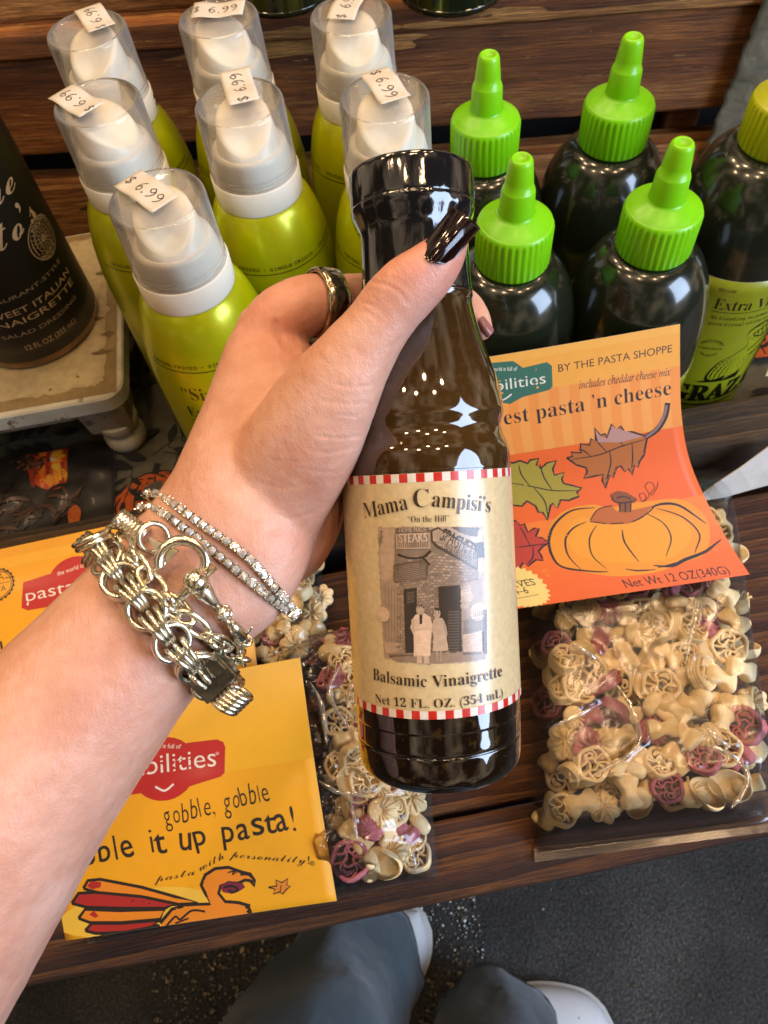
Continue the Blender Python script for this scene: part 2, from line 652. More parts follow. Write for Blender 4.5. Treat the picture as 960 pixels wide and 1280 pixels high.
# ground
t = NT('asphalt')
c = t.coord()
sp = t.noise(c, 260, 6, 0.7)
vo = t.n('ShaderNodeTexVoronoi'); vo.inputs['Scale'].default_value = 230; t.l(c, vo.inputs['Vector'])
big = t.noise(c, 5, 4)
col = t.ramp(sp, [(0.3, (0.030, 0.030, 0.029)), (0.52, (0.095, 0.092, 0.086)), (0.72, (0.30, 0.28, 0.25))])
t.set(color=t.mix(1.0, col, t.ramp(big, [(0.35, (0.45,) * 3), (0.7, (1.2,) * 3)]), 'MULTIPLY'), rough=0.62, spec=0.5)
n1 = t.bump(vo.outputs['Distance'], 1.0, 0.010)
n2 = t.bump(t.noise(c, 120, 6, .75), 0.9, 0.010, n1)
t.bump(sp, 0.6, 0.003, n2)
M_asph = t.m
bm = bmesh.new()
N_ = 90
gv = [[bm.verts.new((-5 + 10 * i / 4, -5 + 10 * j / 4, 0)) for i in range(5)] for j in range(5)]
for j in range(4):
    for i in range(4): bm.faces.new((gv[j][i], gv[j][i + 1], gv[j + 1][i + 1], gv[j + 1][i]))
g = build('ground', bm, M_asph)
g.location = (0, 0, -0.79)
tag(g, 'dark rough asphalt ground below the wooden table', kind='structure')
rng = random.Random(5)
bm = bmesh.new()
tb_ = bmesh.new(); bmesh.ops.create_icosphere(tb_, subdivisions=1, radius=1)
tb_.verts.index_update()
TV = [v.co.copy() for v in tb_.verts]; TF = [[v.index for v in f.verts] for f in tb_.faces]
tb_.free()
GP = []; GF = []
for k in range(4600):
    x = rng.uniform(-0.42, 0.06) if rng.random() < .99 else rng.uniform(0, .42); y = rng.uniform(-0.34, 0.16)
    s_ = rng.uniform(0.0008, 0.0026) * (1.0 if rng.random() < 0.88 else 1.6)
    b_ = len(GP); e_ = (rng.uniform(.7, 1.3), rng.uniform(.7, 1.3))
    GP += [Vector((v.x * e_[0] * s_ + x, v.y * e_[1] * s_ + y, v.z * .7 * s_ + s_ * .2)) * 1 for v in TV]
    GF += [[b_ + i for i in f] for f in TF]
gme = bpy.data.meshes.new('glint_grit'); gme.from_pydata(GP, [], GF)
t = NT('grit')
c = t.coord()
t.set(color=t.ramp(t.noise(c, 90, 2), [(0.3, (0.03, 0.026, 0.02)), (0.52, (0.13, 0.10, 0.065)), (0.66, (0.46, 0.35, 0.20))]), rough=0.22, spec=0.8)  # gold tones put the warm sparkle of light into the grit
bm.free()
g = link('glint_grit', gme, t.m, None, False)
g.location = (0, 0, -0.789)
tag(g, 'loose grit on the asphalt, gold-coloured for warm glints of light', kind='stuff')


def plank(name, size, mat, parent, loc, rz=0, rx=0, bev=0.004, seed=0, wav=0.0012):
    """a sawn board: bevelled, subdivided along its length and slightly uneven"""
    lx, ly, lz = size
    bm = bmesh.new()
    box(bm, (-lx / 2, -ly / 2, -lz / 2), (lx / 2, ly / 2, lz / 2), bev=bev, seg=3)
    n = max(8, int(lx / 0.02))
    for k in range(1, n):
        bmesh.ops.bisect_plane(bm, geom=bm.verts[:] + bm.edges[:] + bm.faces[:], plane_co=(-lx / 2 + lx * k / n, 0, 0), plane_no=(1, 0, 0))
    for v in bm.verts:
        q = Vector((v.co.x * 9 + seed * 7.1, v.co.y * 25, v.co.z * 25))
        v.co += Vector((0, noise.noise(q) * wav, noise.noise(q + Vector((9, 3, 1))) * wav))
        q = Vector((v.co.x * 60 + seed * 3.3, v.co.y * 90, v.co.z * 90))
        v.co += Vector((0, noise.noise(q), noise.noise(q + Vector((5, 5, 5))))) * wav * 0.45
        e_ = max(0.0, noise.noise(Vector((v.co.x * 38 + seed * 5.7, 2, seed))) - .25)
        v.co.z -= e_ * .006 * (1 if v.co.z > 0 else 0) * (1 if abs(v.co.y) > ly * .4 else .15)
    o = build(name, bm, mat, parent)
    for p in o.data.polygons: p.use_smooth = False
    o.location = loc
    o.rotation_euler = (rx, 0, rz)
    return o


# the table: two top boards with a groove, legs reaching the ground
tb = empty('display_table', (0, 0.12, -0.79))
tag(tb, 'dark brown wooden table with rough boards under the pasta bags', 'table')
TZ = 0.79
plank('top_board', (1.3, 0.041, 0.028), M_table, tb, (0, 0.0445 - 0.12, TZ - 0.014), seed=1)
plank('top_board', (1.3, 0.168, 0.028), M_table, tb, (0.01, 0.152 - 0.12, TZ - 0.0145), seed=2)
for k in range(4):
    plank('top_board', (1.3, 0.11, 0.026), M_table, tb, (0.0, 0.30 + 0.113 * k - 0.12, TZ - 0.047), seed=3 + k)
plank('apron', (1.2, 0.02, 0.05), M_table, tb, (0, 0.052 - 0.12, TZ - 0.055), seed=9)
for sx in (-0.6, 0.6):
    for sy in (0.075, 0.66):
        bm = bmesh.new()
        box(bm, (-0.025, -0.025, 0), (0.025, 0.025, TZ - (0.029 if sy < 0.2 else 0.061)), bev=0.003)
        o = build('leg', bm, M_table, tb)
        o.location = (sx, sy - 0.12 + 0.02, 0)

# the crate behind: front rail, back boards, strap
cr = empty('wooden_crate', (0, 0.45, -0.033))
tag(cr, 'weathered brown wooden crate with slatted back holding the bottles', 'crate')
CB = Vector((0, 0.45, -0.033))
plank('front_rail_and_shade', (1.2, 0.036, 0.05), M_rail, cr, Vector((0.0, 0.266, 0.0245)) - CB, seed=11, bev=0.007, wav=0.002)
plank('front_rail_and_shade', (1.2, 0.03, 0.028), M_dark, cr, Vector((0.0, 0.268, -0.0185)) - CB, seed=12, bev=0.003)  # added dark strip: shadow under the rail, put into colour
BR = math.radians(-9.5)
def backpt(x, z, off=0.0):
    """a point of the back panel: x across, off towards the shopper"""
    return Vector((0.18 + x * math.cos(BR) + off * math.sin(BR), 0.609 + x * math.sin(BR) - off * math.cos(BR), z)) - CB
plank('back_board', (1.1, 0.022, 0.083), M_crate, cr, backpt(-0.05, 0.105), rz=BR, seed=13, wav=0.0018)
plank('back_board', (1.1, 0.03, 0.07), M_crate, cr, backpt(-0.05, 0.0, 0.002), rz=BR, seed=14, wav=0.0018)
plank('top_rail', (1.1, 0.05, 0.02), M_crate, cr, backpt(-0.05, 0.158, -0.008), rz=BR, seed=15, wav=0.0022)
plank('top_rail', (1.1, 0.10, 0.022), M_crate, cr, backpt(-0.05, 0.179, -0.05), rz=BR, seed=16, wav=0.0022)
plank('gap_shade_sheet', (1.1, 0.01, 0.28), M_dark, cr, backpt(-0.05, 0.05, -0.07), rz=BR, seed=17)  # dark sheet standing in for the shade behind the slats
plank('corner_post', (0.03, 0.03, 0.19), M_crate, cr, backpt(0.166, 0.05, 0.0 - 0.027), rz=BR, seed=18)
t = NT('galvanised_steel')
c = t.coord()
t.set(color=t.ramp(t.noise(c, 30, 5), [(0.3, '#8d8973'), (0.7, '#bdb79f')]), rough=0.38, metal=0.35)
n1 = t.bump(t.noise(c, 75, 2, 0.4), 0.8, 0.004)
M_galv = t.m
bm = bmesh.new()
hs = 40
rows = []
for j in range(hs + 1):
    z = -0.03 + 0.19 * j / hs
    r = []
    for i in range(15):
        x = -0.03 + 0.06 * i / 14
        rag = 0.0
        if i in (0, 1): rag = 0.0026 * noise.noise(Vector((z * 160, 0, 1))) + 0.002 * noise.noise(Vector((z * 400, 3, 1)))
        y = -0.0015 * noise.noise(Vector((x * 60, z * 60, 2))) - (0.001 if i else 0)
        r.append(bm.verts.new((x + rag + z * 0.06, y, z)))
    rows.append(r)
for j in range(hs):
    for i in range(14): bm.faces.new((rows[j][i], rows[j][i + 1], rows[j + 1][i + 1], rows[j + 1][i]))
bmesh.ops.solidify(bm, geom=bm.faces[:], thickness=0.0016)
o = build('metal_strap', bm, M_galv, cr)
o.location = backpt(0.208, 0.0, 0.0215)
o.rotation_euler = (0, 0, BR)
for zz in (0.02, 0.075, 0.13):
    bm = bmesh.new()
    bmesh.ops.create_uvsphere(bm, u_segments=14, v_segments=8, radius=0.0055, matrix=Matrix.Translation((0.005 + zz * 0.06, -0.002, zz)) @ Matrix.Diagonal((1, 0.55, 1, 1)))
    build('rivet', bm, M_galv, o)

# printed cloth inside the crate
cz = -0.031
CLM = lambda u, v, h: Vector((u, v, cz + h + 0.0022 * noise.noise(Vector((u * 16, v * 16, 4))) + 0.0012 * noise.noise(Vector((u * 45, v * 45, 1)))))
sh = Sheet(CLM, guess=(0, 0.4))
A = Art()
rng = random.Random(11)
INK = '#0e0c0b'
def sprig(x, y, a, L, n=4, big=1.0, fill=True):
    d = Vector((math.cos(a), math.sin(a)))
    A.line([(x, y), (x + d.x * L * .5 - d.y * L * .08, y + d.y * L * .5 + d.x * L * .08), (x + d.x * L, y + d.y * L)], 0.0009, INK)
    for k in range(n):
        q = 0.3 + 0.7 * k / max(1, n - 1)
        for sg in ((1, -1) if k < n - 1 else (0,)):
            b = a + sg * 0.9
            bx, by = x + d.x * L * q, y + d.y * L * q
            e = Vector((math.cos(b), math.sin(b))); l = L * .34 * big; w = l * .3
            cx_, cy_ = bx + e.x * l * .75, by + e.y * l * .75
            P = [(bx + e.x * l * .25, by + e.y * l * .25), (cx_ - e.y * w * .7, cy_ + e.x * w * .7), (bx + e.x * l * 1.3, by + e.y * l * 1.3), (cx_ + e.y * w * .7, cy_ - e.x * w * .7)]
            A.curve(P, INK, 4)
            if not fill: A.curve([((p[0] - cx_) * .62 + cx_, (p[1] - cy_) * .62 + cy_) for p in P], '#625d4e', 4)
            A.line([(bx, by), (bx + e.x * l * .4, by + e.y * l * .4)], 0.0007, INK)
def cloth_pumpkin(x, y, r):
    A.disc(x, y, r * 1.25, INK, r * 1.02)
    A.disc(x, y, r * 1.2, '#c85a12', r * .97)
    for k in (-.75, -.4, 0, .4, .75):
        A.line([(x + k * r * 1.1, y - r * .85 * math.sqrt(1 - k * k)), (x + k * r * 1.5, y), (x + k * r * 1.1, y + r * .85 * math.sqrt(1 - k * k))], r * .05, INK)
    for sg in (-1, 1):
        A.poly([(x + sg * r * .15, y + r * .1), (x + sg * r * .6, y + r * .15), (x + sg * r * .45, y + r * .45)], INK)
    A.line([(x - r * .55, y - r * .3), (x, y - r * .55), (x + r * .55, y - r * .3)], r * .14, INK)
    A.line([(x, y + r * .9), (x + r * .1, y + r * 1.25)], r * .2, INK)
px_, py_ = sh.px(195, 628)
cloth_pumpkin(px_, py_, 0.029)
for (u, v, a, L, n, f) in ((150, 583, 3.9, .035, 3, False), (165, 583, 4.5, .03, 3, True), (190, 570, 0.4, .05, 4, True), (205, 565, -.6, .04, 4, True), (120, 585, 3.4, .04, 2, True),
                           (200, 470, 2.2, .05, 4, True), (175, 455, 1.0, .045, 3, True), (225, 500, 0.2, .05, 4, True), (228, 545, -0.9, .04, 4, False), (185, 500, 1.7, .04, 3, True)):
    x, y = sh.px(u, v)
    sprig(x, y, a, L, n, 1.1, f)
for k in range(34):
    x, y = rng.uniform(-.42, .42), rng.uniform(.29, .58)
    if math.hypot(x - px_, y - py_) < .055: continue
    if k % 8 == 7 and x > 0: cloth_pumpkin(x, y, .026)
    else: sprig(x, y, rng.uniform(0, 6.3), rng.uniform(.04, .06), rng.choice((3, 4)), 1.1, rng.random() < .6)
for (u, v, L) in ((905, 545, .05), (925, 515, .05), (950, 540, .05)):
    x, y = sh.px(u, v); sprig(x, y, 0.9, L, 3, 1.2)
M_cloth = print_mat('printed_cloth', 0.75, 0.0, 0.15, 0.1)
o = A.build('tablecloth', (-.46, .287, .46, .58), CLM, '#625d4e', M_cloth, nu=60, nv=24, maxlen=.008, lift=1.2e-5)
tag(o, 'grey cloth printed with black leaves and pumpkins under the bottles', 'cloth')

# whitewashed riser stool, left
def rag(pts, amp, seed, n=9):
    rg = random.Random(seed); out = []
    for i in range(len(pts)):
        a = Vector(pts[i]); b = Vector(pts[(i + 1) % len(pts)])
        nn = max(2, int((b - a).length / amp / 1.2))
        d = (b - a).normalized(); q = Vector((-d.y, d.x))
        for k in range(nn):
            t_ = k / nn
            out.append(tuple(a.lerp(b, t_) + q * amp * (rg.random() - .5) * (1.6 if rg.random() < .25 else .7)))
    return out
RX0, RX1, RY0, RY1, RZ = -.40, -.157, .386, .575, .045
rs = empty('riser_stool', (-.27, .5, cz))
RB = Vector((-.27, .5, cz))
tag(rs, 'chipped cream painted wooden riser with turned legs under the dressing bottle', 'stool')
RW = lambda u, v, h: Vector((u, v, RZ + h)) - RB
M_chip = print_mat('chipped_paint', 0.55, 0.05, 0.12, 0.3)
A = Art()
def cornered(x0, y0, x1, y1, r):
    return [(x0, y0)] + [(x1 - r + r * math.sin(a), y0 + r - r * math.cos(a)) for a in [k * math.pi / 12 for k in range(7)]] + [(x1, y1), (x0, y1)]
A.poly(rag(cornered(RX0 + .004, RY0 + .013, RX1 - .013, RY1 - .01, .012), .0045, 3), '#c6b184')
A.poly(rag(cornered(RX0 + .008, RY0 + .017, RX1 - .018, RY1 - .014, .010), .004, 4), '#cdb98c')
rng = random.Random(8)
for (x, y, w, h) in ((-.172, .432, .010, .003), (-.176, .468, .006, .002), (-.168, .450, .006, .004), (-.25, .412, .002, .0012), (-.21, .404, .0016, .001), (-.19, .411, .002, .0012), (-.172, .52, .008, .003), (-.20, .50, .003, .0015), (-.245, .54, .003, .0016)):
    A.poly(rag([(x - w, y), (x, y - h), (x + w, y), (x, y + h)], .0022, int(x * 1e4) + 7), '#7d6340')
for k in range(60):
    x, y = rng.uniform(RX0, RX1 - .02), rng.uniform(RY0 + .02, RY1)
    A.disc(x, y, rng.uniform(.0004, .0013), rng.choice(('#8a7348', '#a08a5c', '#6b5636')), n=6)
# slab body with a rounded front corner
bm = bmesh.new()
outline = cornered(RX0, RY0, RX1, RY1, .016)
vt = []
for dz, ins in ((-.016, .001), (-.0145, 0), (-.002, 0), (-.0003, .0012)):
    cxm, cym = (RX0 + RX1) / 2, (RY0 + RY1) / 2
    vt.append([bm.verts.new(Vector((x - math.copysign(ins, x - cxm), y - math.copysign(ins, y - cym), RZ + dz)) - RB) for x, y in outline])
for a_, b_ in zip(vt, vt[1:]):
    for k in range(len(outline)):
        bm.faces.new((a_[k], a_[(k + 1) % len(outline)], b_[(k + 1) % len(outline)], b_[k]))
bm.faces.new(vt[0][::-1]); bm.faces.new(vt[-1])
t = NT('worn_white_paint')
c = t.coord()
w1 = t.ramp(t.noise(c, 55, 6, 0.65), [(0.60, (0, 0, 0)), (0.66, (1, 1, 1))])
t.set(color=t.mix(w1, t.ramp(t.noise(c, 20, 4), [(0.3, '#a79f86'), (0.7, '#cfc8b2')]), '#6b5a42'), rough=0.55)
t.bump(t.noise(c, 130, 4), 0.35, 0.001)
M_wpaint = t.m
t = NT('worn_grey_paint')
c = t.coord()
w1 = t.ramp(t.noise(c, 70, 6, 0.7), [(0.52, (0, 0, 0)), (0.62, (1, 1, 1))])
t.set(color=t.mix(w1, '#8f8269', '#5a4c39'), rough=0.6)
t.bump(t.noise(c, 160, 4), 0.35, 0.001)
M_gpaint = t.m
o = build('top', bm, M_wpaint, rs, smooth=False)
# the painted face is a separate chipped coat over the bare slab
u0, v0, u1, v1 = RX0 + .003, RY0 + .0045, RX1 - .0045, RY1 - .003
o = A.build('paint_coat', (u0, v0, u1, v1), RW, '#9c8354', M_chip, rs, nu=4, nv=4, maxlen=.05, lift=6e-5)
for v in o.data.vertices: v.co.z += 0.0002
for (x, y) in ((-.181, .408), (-.375, .408), (-.181, .55), (-.375, .55)):
    bm = bmesh.new()
    box(bm, (-.0185, -.0185, -.046), (.0185, .0185, -.0165), bev=.002)
    for v in bm.verts:
        if v.co.z < -.04: v.co.x *= .9; v.co.y *= .9
    o = build('apron_block', bm, M_gpaint, rs, smooth=False)
    o.location = Vector((x, y, RZ)) - RB
    bm = bmesh.new()
    lathe(bm, smooth_prof([(.010, 0), (.0155, .003), (.017, .009), (.016, .015), (.0135, .019), (.0155, .023), (.017, .028), (.017, .033)], 5), 28)
    o2 = build('leg', bm, M_wpaint, rs)
    o2.location = Vector((x + .002, y - .003, cz + .0008)) - RB
bm = bmesh.new()
box(bm, (RX0 + .03, RY0 + .012, RZ - .032), (RX1 - .045, RY0 + .024, RZ - .0165), bev=.001)
for v in bm.verts: v.co -= RB
build('apron', bm, M_gpaint, rs, smooth=False)

# dark printed napkin below the stool: pumpkin, pine cone and autumn leaves
NM = lambda u, v, h: Vector((u, v, -.026 + h + .004 * noise.noise(Vector((u * 22, v * 22, 7))) + .0025 * noise.noise(Vector((u * 60, v * 60, 2)))))
sh = Sheet(NM, guess=(-.24, .36))
A = Art()
def NP(P_, col, sm=True): (A.curve if sm else A.poly)([sh.px(*q) for q in P_], col)
NP([(36, 536), (60, 528), (82, 535), (84, 570), (82, 604), (60, 612), (40, 600), (32, 570)], '#c8480c')
for x0, x1, c_ in ((38, 46, '#8e2408'), (50, 57, '#e8791a'), (60, 64, '#8a2207'), (68, 75, '#ee8a22'), (78, 82, '#9c2f0a')):
    NP([(x0 + 3, 536), (x1 + 2, 534), (x1, 570), (x1 - 2, 605), (x0, 604), (x0 - 2, 570)], c_)
for (x, y, r, c_) in ((72, 570, 9, '#f3b21a'), (76, 594, 10, '#f5a514'), (62, 600, 9, '#e9921a'), (70, 584, 6, '#f0c23a'), (66, 574, 4, '#e8dcc0')):
    A.poly(rag([sh.px(x + r * math.cos(a), y + r * .8 * math.sin(a)) for a in (0, 1, 2, 3.1, 4.1, 5.2)], .003, int(x * 7 + y)), c_)
rg = random.Random(2)
for k in range(70):
    x, y = 40 + rg.gauss(0, 9), 579 + rg.gauss(0, 6)
    A.disc(*sh.px(x, y), .0018, rg.choice(('#3a1f12', '#5a3420', '#23120a', '#6d452b')), .0013, n=7)
for k in range(60):
    x, y = rg.uniform(-40, 100), rg.uniform(606, 665)
    q = sh.px(x, y); a = rg.uniform(0, 3.1)
    l = rg.uniform(.004, .011)
    A.line([(q[0] - l * math.cos(a), q[1] - l * math.sin(a)), q, (q[0] + l * math.cos(a + .5), q[1] + l * math.sin(a + .5))], l * .35, rg.choice(('#2a150d', '#1d0f0a', '#3b2013', '#4a2b1b', '#0c0705')), taper=.8)
NP([(86, 640), (95, 632), (102, 640), (98, 655), (88, 655)], '#a8500f')
o = A.build('printed_napkin', (-.36, .292, -.190, .405), NM, '#0d0806', print_mat('napkin_print', .55, .15, .15, .25), nu=50, nv=30, maxlen=.004, lift=8e-6, back=4e-4)
tag(o, 'dark napkin printed with an orange pumpkin and pine cone beneath the cream riser', 'napkin')

# white card leaning on the rail at the right
bm = bmesh.new()
P0 = [at(870, 622, .012), at(893, 606, .03), at(925, 585, .043), at(975, 548, .062)]
P1 = [at(872, 627, .011), at(905, 622, .012), at(940, 612, .016), at(985, 600, .02)]
ra = [bm.verts.new(q) for q in P0]; rb = [bm.verts.new(q) for q in P1]
for k in range(3): bm.faces.new((rb[k], rb[k + 1], ra[k + 1], ra[k]))
bmesh.ops.subdivide_edges(bm, edges=bm.edges[:], cuts=1, use_grid_fill=True)
bmesh.ops.solidify(bm, geom=bm.faces[:], thickness=.0006)
o = build('paper_flap', bm, plain('white_paper', '#d8d2c8', .6), smooth=False)
tag(o, 'pointed white paper flap by the rail at the right edge', 'paper')
bm = bmesh.new()
box(bm, (-.0, -.0007, 0), (.09, .0007, .11), bev=.0004)
o = build('display_card', bm, plain('cream_card', '#e2cf9f', .5), smooth=False)
o.location = at(955, 408, .07) ; o.location.z = .045
o.location = at(956, 470, .051)
o.rotation_euler = (math.radians(-8), 0, math.radians(4))
tag(o, 'blank cream card standing on the rail at the far right', 'card')


# ================================================================== bottles
FLOOR = -0.029
# --- spray bottles
t = NT('lime_metallic')
c = t.coord()
t.set(color=t.ramp(t.noise(c, 26, 4), [(0.3, '#a2aa02'), (0.7, '#bcc008')]), rough=0.30, metal=0.35, coat=0.2, coatr=0.08)
t.bump(t.noise(c, 900, 2), 0.06, 0.0003)
M_lime = t.m
M_white = plain('white_plastic', '#efe4cf', 0.38, 0.02, 40, sss=0.15)
M_collar = plain('frosted_collar', '#eae3d3', 0.4, 0.02, 40, sss=0.1)


def clear(name, tint, rough, haze, hazecol, edge=0.55, bumpf=None, ior=1.45, flat=0.04, base_=0.012):
    """thin clear plastic: mostly see-through, reflecting at grazing angles, with a little milky haze"""
    t = NT(name)
    for l_ in list(t.t.links): t.t.links.remove(l_)
    tr = t.n('ShaderNodeBsdfTransparent'); tr.inputs[0].default_value = (*tint, 1)
    gl = t.n('ShaderNodeBsdfGlossy'); gl.inputs['Roughness'].default_value = rough
    gl.inputs['Color'].default_value = (1, 1, 1, 1)
    df = t.n('ShaderNodeBsdfDiffuse'); df.inputs[0].default_value = (*hazecol, 1)
    tl = t.n('ShaderNodeBsdfTranslucent'); tl.inputs[0].default_value = (*hazecol, 1)
    dm = t.n('ShaderNodeMixShader'); dm.inputs[0].default_value = .5
    t.l(df.outputs[0], dm.inputs[1]); t.l(tl.outputs[0], dm.inputs[2])
    lw = t.n('ShaderNodeLayerWeight'); lw.inputs[0].default_value = edge
    fr = t.n('ShaderNodeFresnel'); fr.inputs[0].default_value = ior
    m1 = t.n('ShaderNodeMixShader')
    hz = t.math('ADD', t.math('MULTIPLY', t.math('POWER', lw.outputs['Facing'], 1.8), haze), base_)
    t.l(hz, m1.inputs[0]); t.l(tr.outputs[0], m1.inputs[1]); t.l(dm.outputs[0], m1.inputs[2])
    m2 = t.n('ShaderNodeMixShader')
    t.l(t.math('ADD', fr.outputs[0], flat - .04, True), m2.inputs[0]); t.l(m1.outputs[0], m2.inputs[1]); t.l(gl.outputs[0], m2.inputs[2])
    if bumpf:
        b = t.n('ShaderNodeBump'); b.inputs['Strength'].default_value = bumpf[1]; b.inputs['Distance'].default_value = bumpf[2]
        t.l(t.noise(t.coord(), bumpf[0], 3), b.inputs['Height'])
        t.l(b.outputs[0], gl.inputs['Normal']); t.l(b.outputs[0], fr.inputs['Normal'])
    t.l(m2.outputs[0], t.out.inputs['Surface'])
    return t.m


M_clear = clear('clear_cap_plastic', (.995, .995, .992), 0.06, 0.42, (1.0, .97, .92), 0.40, (90, .12, .001), 1.30, .04, .16)
M_ink = print_mat('label_ink', 0.3, 0.3, 0.02, 0.0)
SB = 0.0395                        # body radius


def spray_prof(z):
    if z < 0.006: return SB - .004 * (1 - z / 0.006) ** 2
    if z < 0.136: return SB
    q = min(1, (z - 0.136) / (0.2045 - 0.136))
    return 0.0225 + (SB - 0.0225) * math.sqrt(max(0, 1 - q ** 1.9))


def make_spray():
    root = empty('spray_bottle')
    bm = bmesh.new()
    zs = [0, .001, .002, .004, .006] + [.006 + .130 * k / 10 for k in range(1, 11)] + [.136 + .0685 * (1 - (1 - k / 22) ** 1.6) for k in range(1, 23)]
    lathe(bm, [(spray_prof(z), z) for z in zs], 64)
    build('body', bm, M_lime, root)
    # printed lettering on the body, wrapped round it
    A = Art()
    Rm = lambda u, v, h: Vector(((spray_prof(v) + h + .00025) * math.sin(u / SB), -(spray_prof(v) + h + .00025) * math.cos(u / SB), v))
    K = '#1d2408'
    A.line([(-.075 + .15 * k / 40, .170) for k in range(41)], .0005, K, smooth=False)
    A.text('ORIGINAL  \u2022  FRUGAL PRICES  \u2022  SINGLE ORIGIN  \u2022  PEAK HARVEST', 0, .1725, .0036, K, 'mono', width=.135)
    A.text('\u201cSizzling\u201d', 0, .1475, .0150, K, 'serif', thin=-.012, width=.047)
    A.text('Extra Virgin', 0, .1310, .0135, K, 'serif', thin=-.012, width=.050)
    A.line([(-.026, .1270), (.026, .1270)], .0005, K)
    A.text('Olive oil spray for everyday cooking', 0, .1220, .0036, K, 'mono', width=.05)
    A.text('5 FL OZ (148 mL)', 0, .030, .0042, K, 'mono', width=.03)
    for k in range(3): A.line([(-.018, .112 - .006 * k), (.018, .112 - .006 * k)], .0004, K)
    A.curve([(-.016, .045), (-.006, .054), (.008, .056), (.017, .049), (.012, .041), (-.004, .039)], K)
    A.curve([(-.013, .046), (-.005, .052), (.007, .053), (.014, .048), (.010, .043), (-.003, .041)], '#8f9a1b')
    bmx = (-.0001, .02, .0001, .0201)
    o = A.build('body_lettering', bmx, Rm, '#96a814', M_ink, root, nu=1, nv=1, maxlen=.004, lift=4e-6, trim=False)
    # collar
    bm = bmesh.new()
    lathe(bm, [(.0252, .2030), (.0262, .2034), (.0264, .2045), (.0264, .2182), (.0258, .2190), (.0250, .2190)], 64, cap0=True, cap1=True)
    build('collar', bm, M_collar, root)
    bm = bmesh.new()
    for k in range(9):
        for r_ in range(2):
            box(bm, (.0004 - .0008, -.0003, 0), (.0008, .0003, .0022), orient(Vector((math.cos(.35 + .045 * k), math.sin(.35 + .045 * k), 0)).cross(Vector((0, 0, -1))), Vector((math.cos(.35 + .045 * k), math.sin(.35 + .045 * k), 0)), Vector((0, 0, 1)), Vector((.0266 * math.cos(.35 + .045 * k), .0266 * math.sin(.35 + .045 * k), .2065 + .005 * r_))))
    build('batch_code', bm, plain('batch_ink', '#2a2a28', .5), root, smooth=False)
    # pump under the cap: a base and a slanted finger pad with a nozzle
    bm = bmesh.new()
    lathe(bm, smooth_prof([(.0235, .2190), (.0232, .2240), (.0225, .2290), (.0215, .2330), (.0200, .2345)], 4), 40)
    build('pump_base', bm, M_white, root)
    bm = bmesh.new()
    n = 28
    rings = []
    for j in range(9):
        q = j / 8
        rr = .0198 - .0030 * q
        ring = []
        for k in range(n):
            a = 2 * math.pi * k / n
            x = rr * math.cos(a) * .92; y = rr * math.sin(a)
            top = .2480 + .0075 * (y / rr) - .004 * (1 - (x / rr) ** 2) * (1 if y < 0 else .4)
            ring.append(bm.verts.new((x, y, .2340 + (top - .2340) * q)))
        rings.append(ring)
    rings.append([bm.verts.new((v.co.x * .82, v.co.y * .82, v.co.z + .0008)) for v in rings[-1]])
    rings.append([bm.verts.new((v.co.x * .5, v.co.y * .5, v.co.z * .75 + .25 * .2470)) for v in rings[-1]])
    for a_, b_ in zip(rings, rings[1:]):
        for k in range(n): bm.faces.new((a_[k], a_[(k + 1) % n], b_[(k + 1) % n], b_[k]))
    bm.faces.new(rings[-1]); bm.faces.new(rings[0][::-1])
    build('pump_head', bm, M_white, root)
    # clear over-cap
    bm = bmesh.new()
    pr = [(.0257, .2190), (.0257, .2204), (.0252, .2212), (.0246, .2560), (.0243, .2575), (.0236, .2585), (.0228, .2588), (.0219, .2583), (.0214, .2572), (.0205, .2568), (.001, .2568)]
    lathe(bm, pr, 64, cap0=False, cap1=True)
    for zz in (.2222, .2245):
        torus(bm, (0, 0, zz), (0, 0, 1), .0253, .00025, 64, 5)
    build('overcap', bm, M_clear, root)
    return root


CAPZ = FLOOR + .2588
GS = 'spray bottles with clear caps'
# cap-top pixel, sticker centre pixel, sticker baseline direction in pixels, label
sprays = [
    ((195, 247), (183, 238), (50, 34), 'green spray bottle nearest the hand, clear cap with a bent white price sticker', 150),
    ((120, 127), (95, 126), (-44, -27), 'green spray bottle right behind the dressing bottle, price sticker hanging off its cap rim', 165),
    ((298, 127), (299, 108), (-11, -35), 'green spray bottle in the middle of its group, clear cap left of the held cap', 20),
    ((480, 121), (481, 106), (30, 41), 'green spray bottle directly behind the black cap of the held bottle', 40),
    ((107, 37), (118, 22), (-22, -32), 'green spray bottle at the far left back, clear cap seen against dark wood', 100),
    ((272, 21), (273, 12), (60, -4), 'green spray bottle at the back with its price sticker right way up', 70),
    ((438, 17), (434, 5), (17, -36), 'green spray bottle at the back right, next to the lime nozzle bottles', 10),
]
proto = make_spray()
M_stick = print_mat('sticker_paper', 0.55, 0.0, 0.03, 0.05)


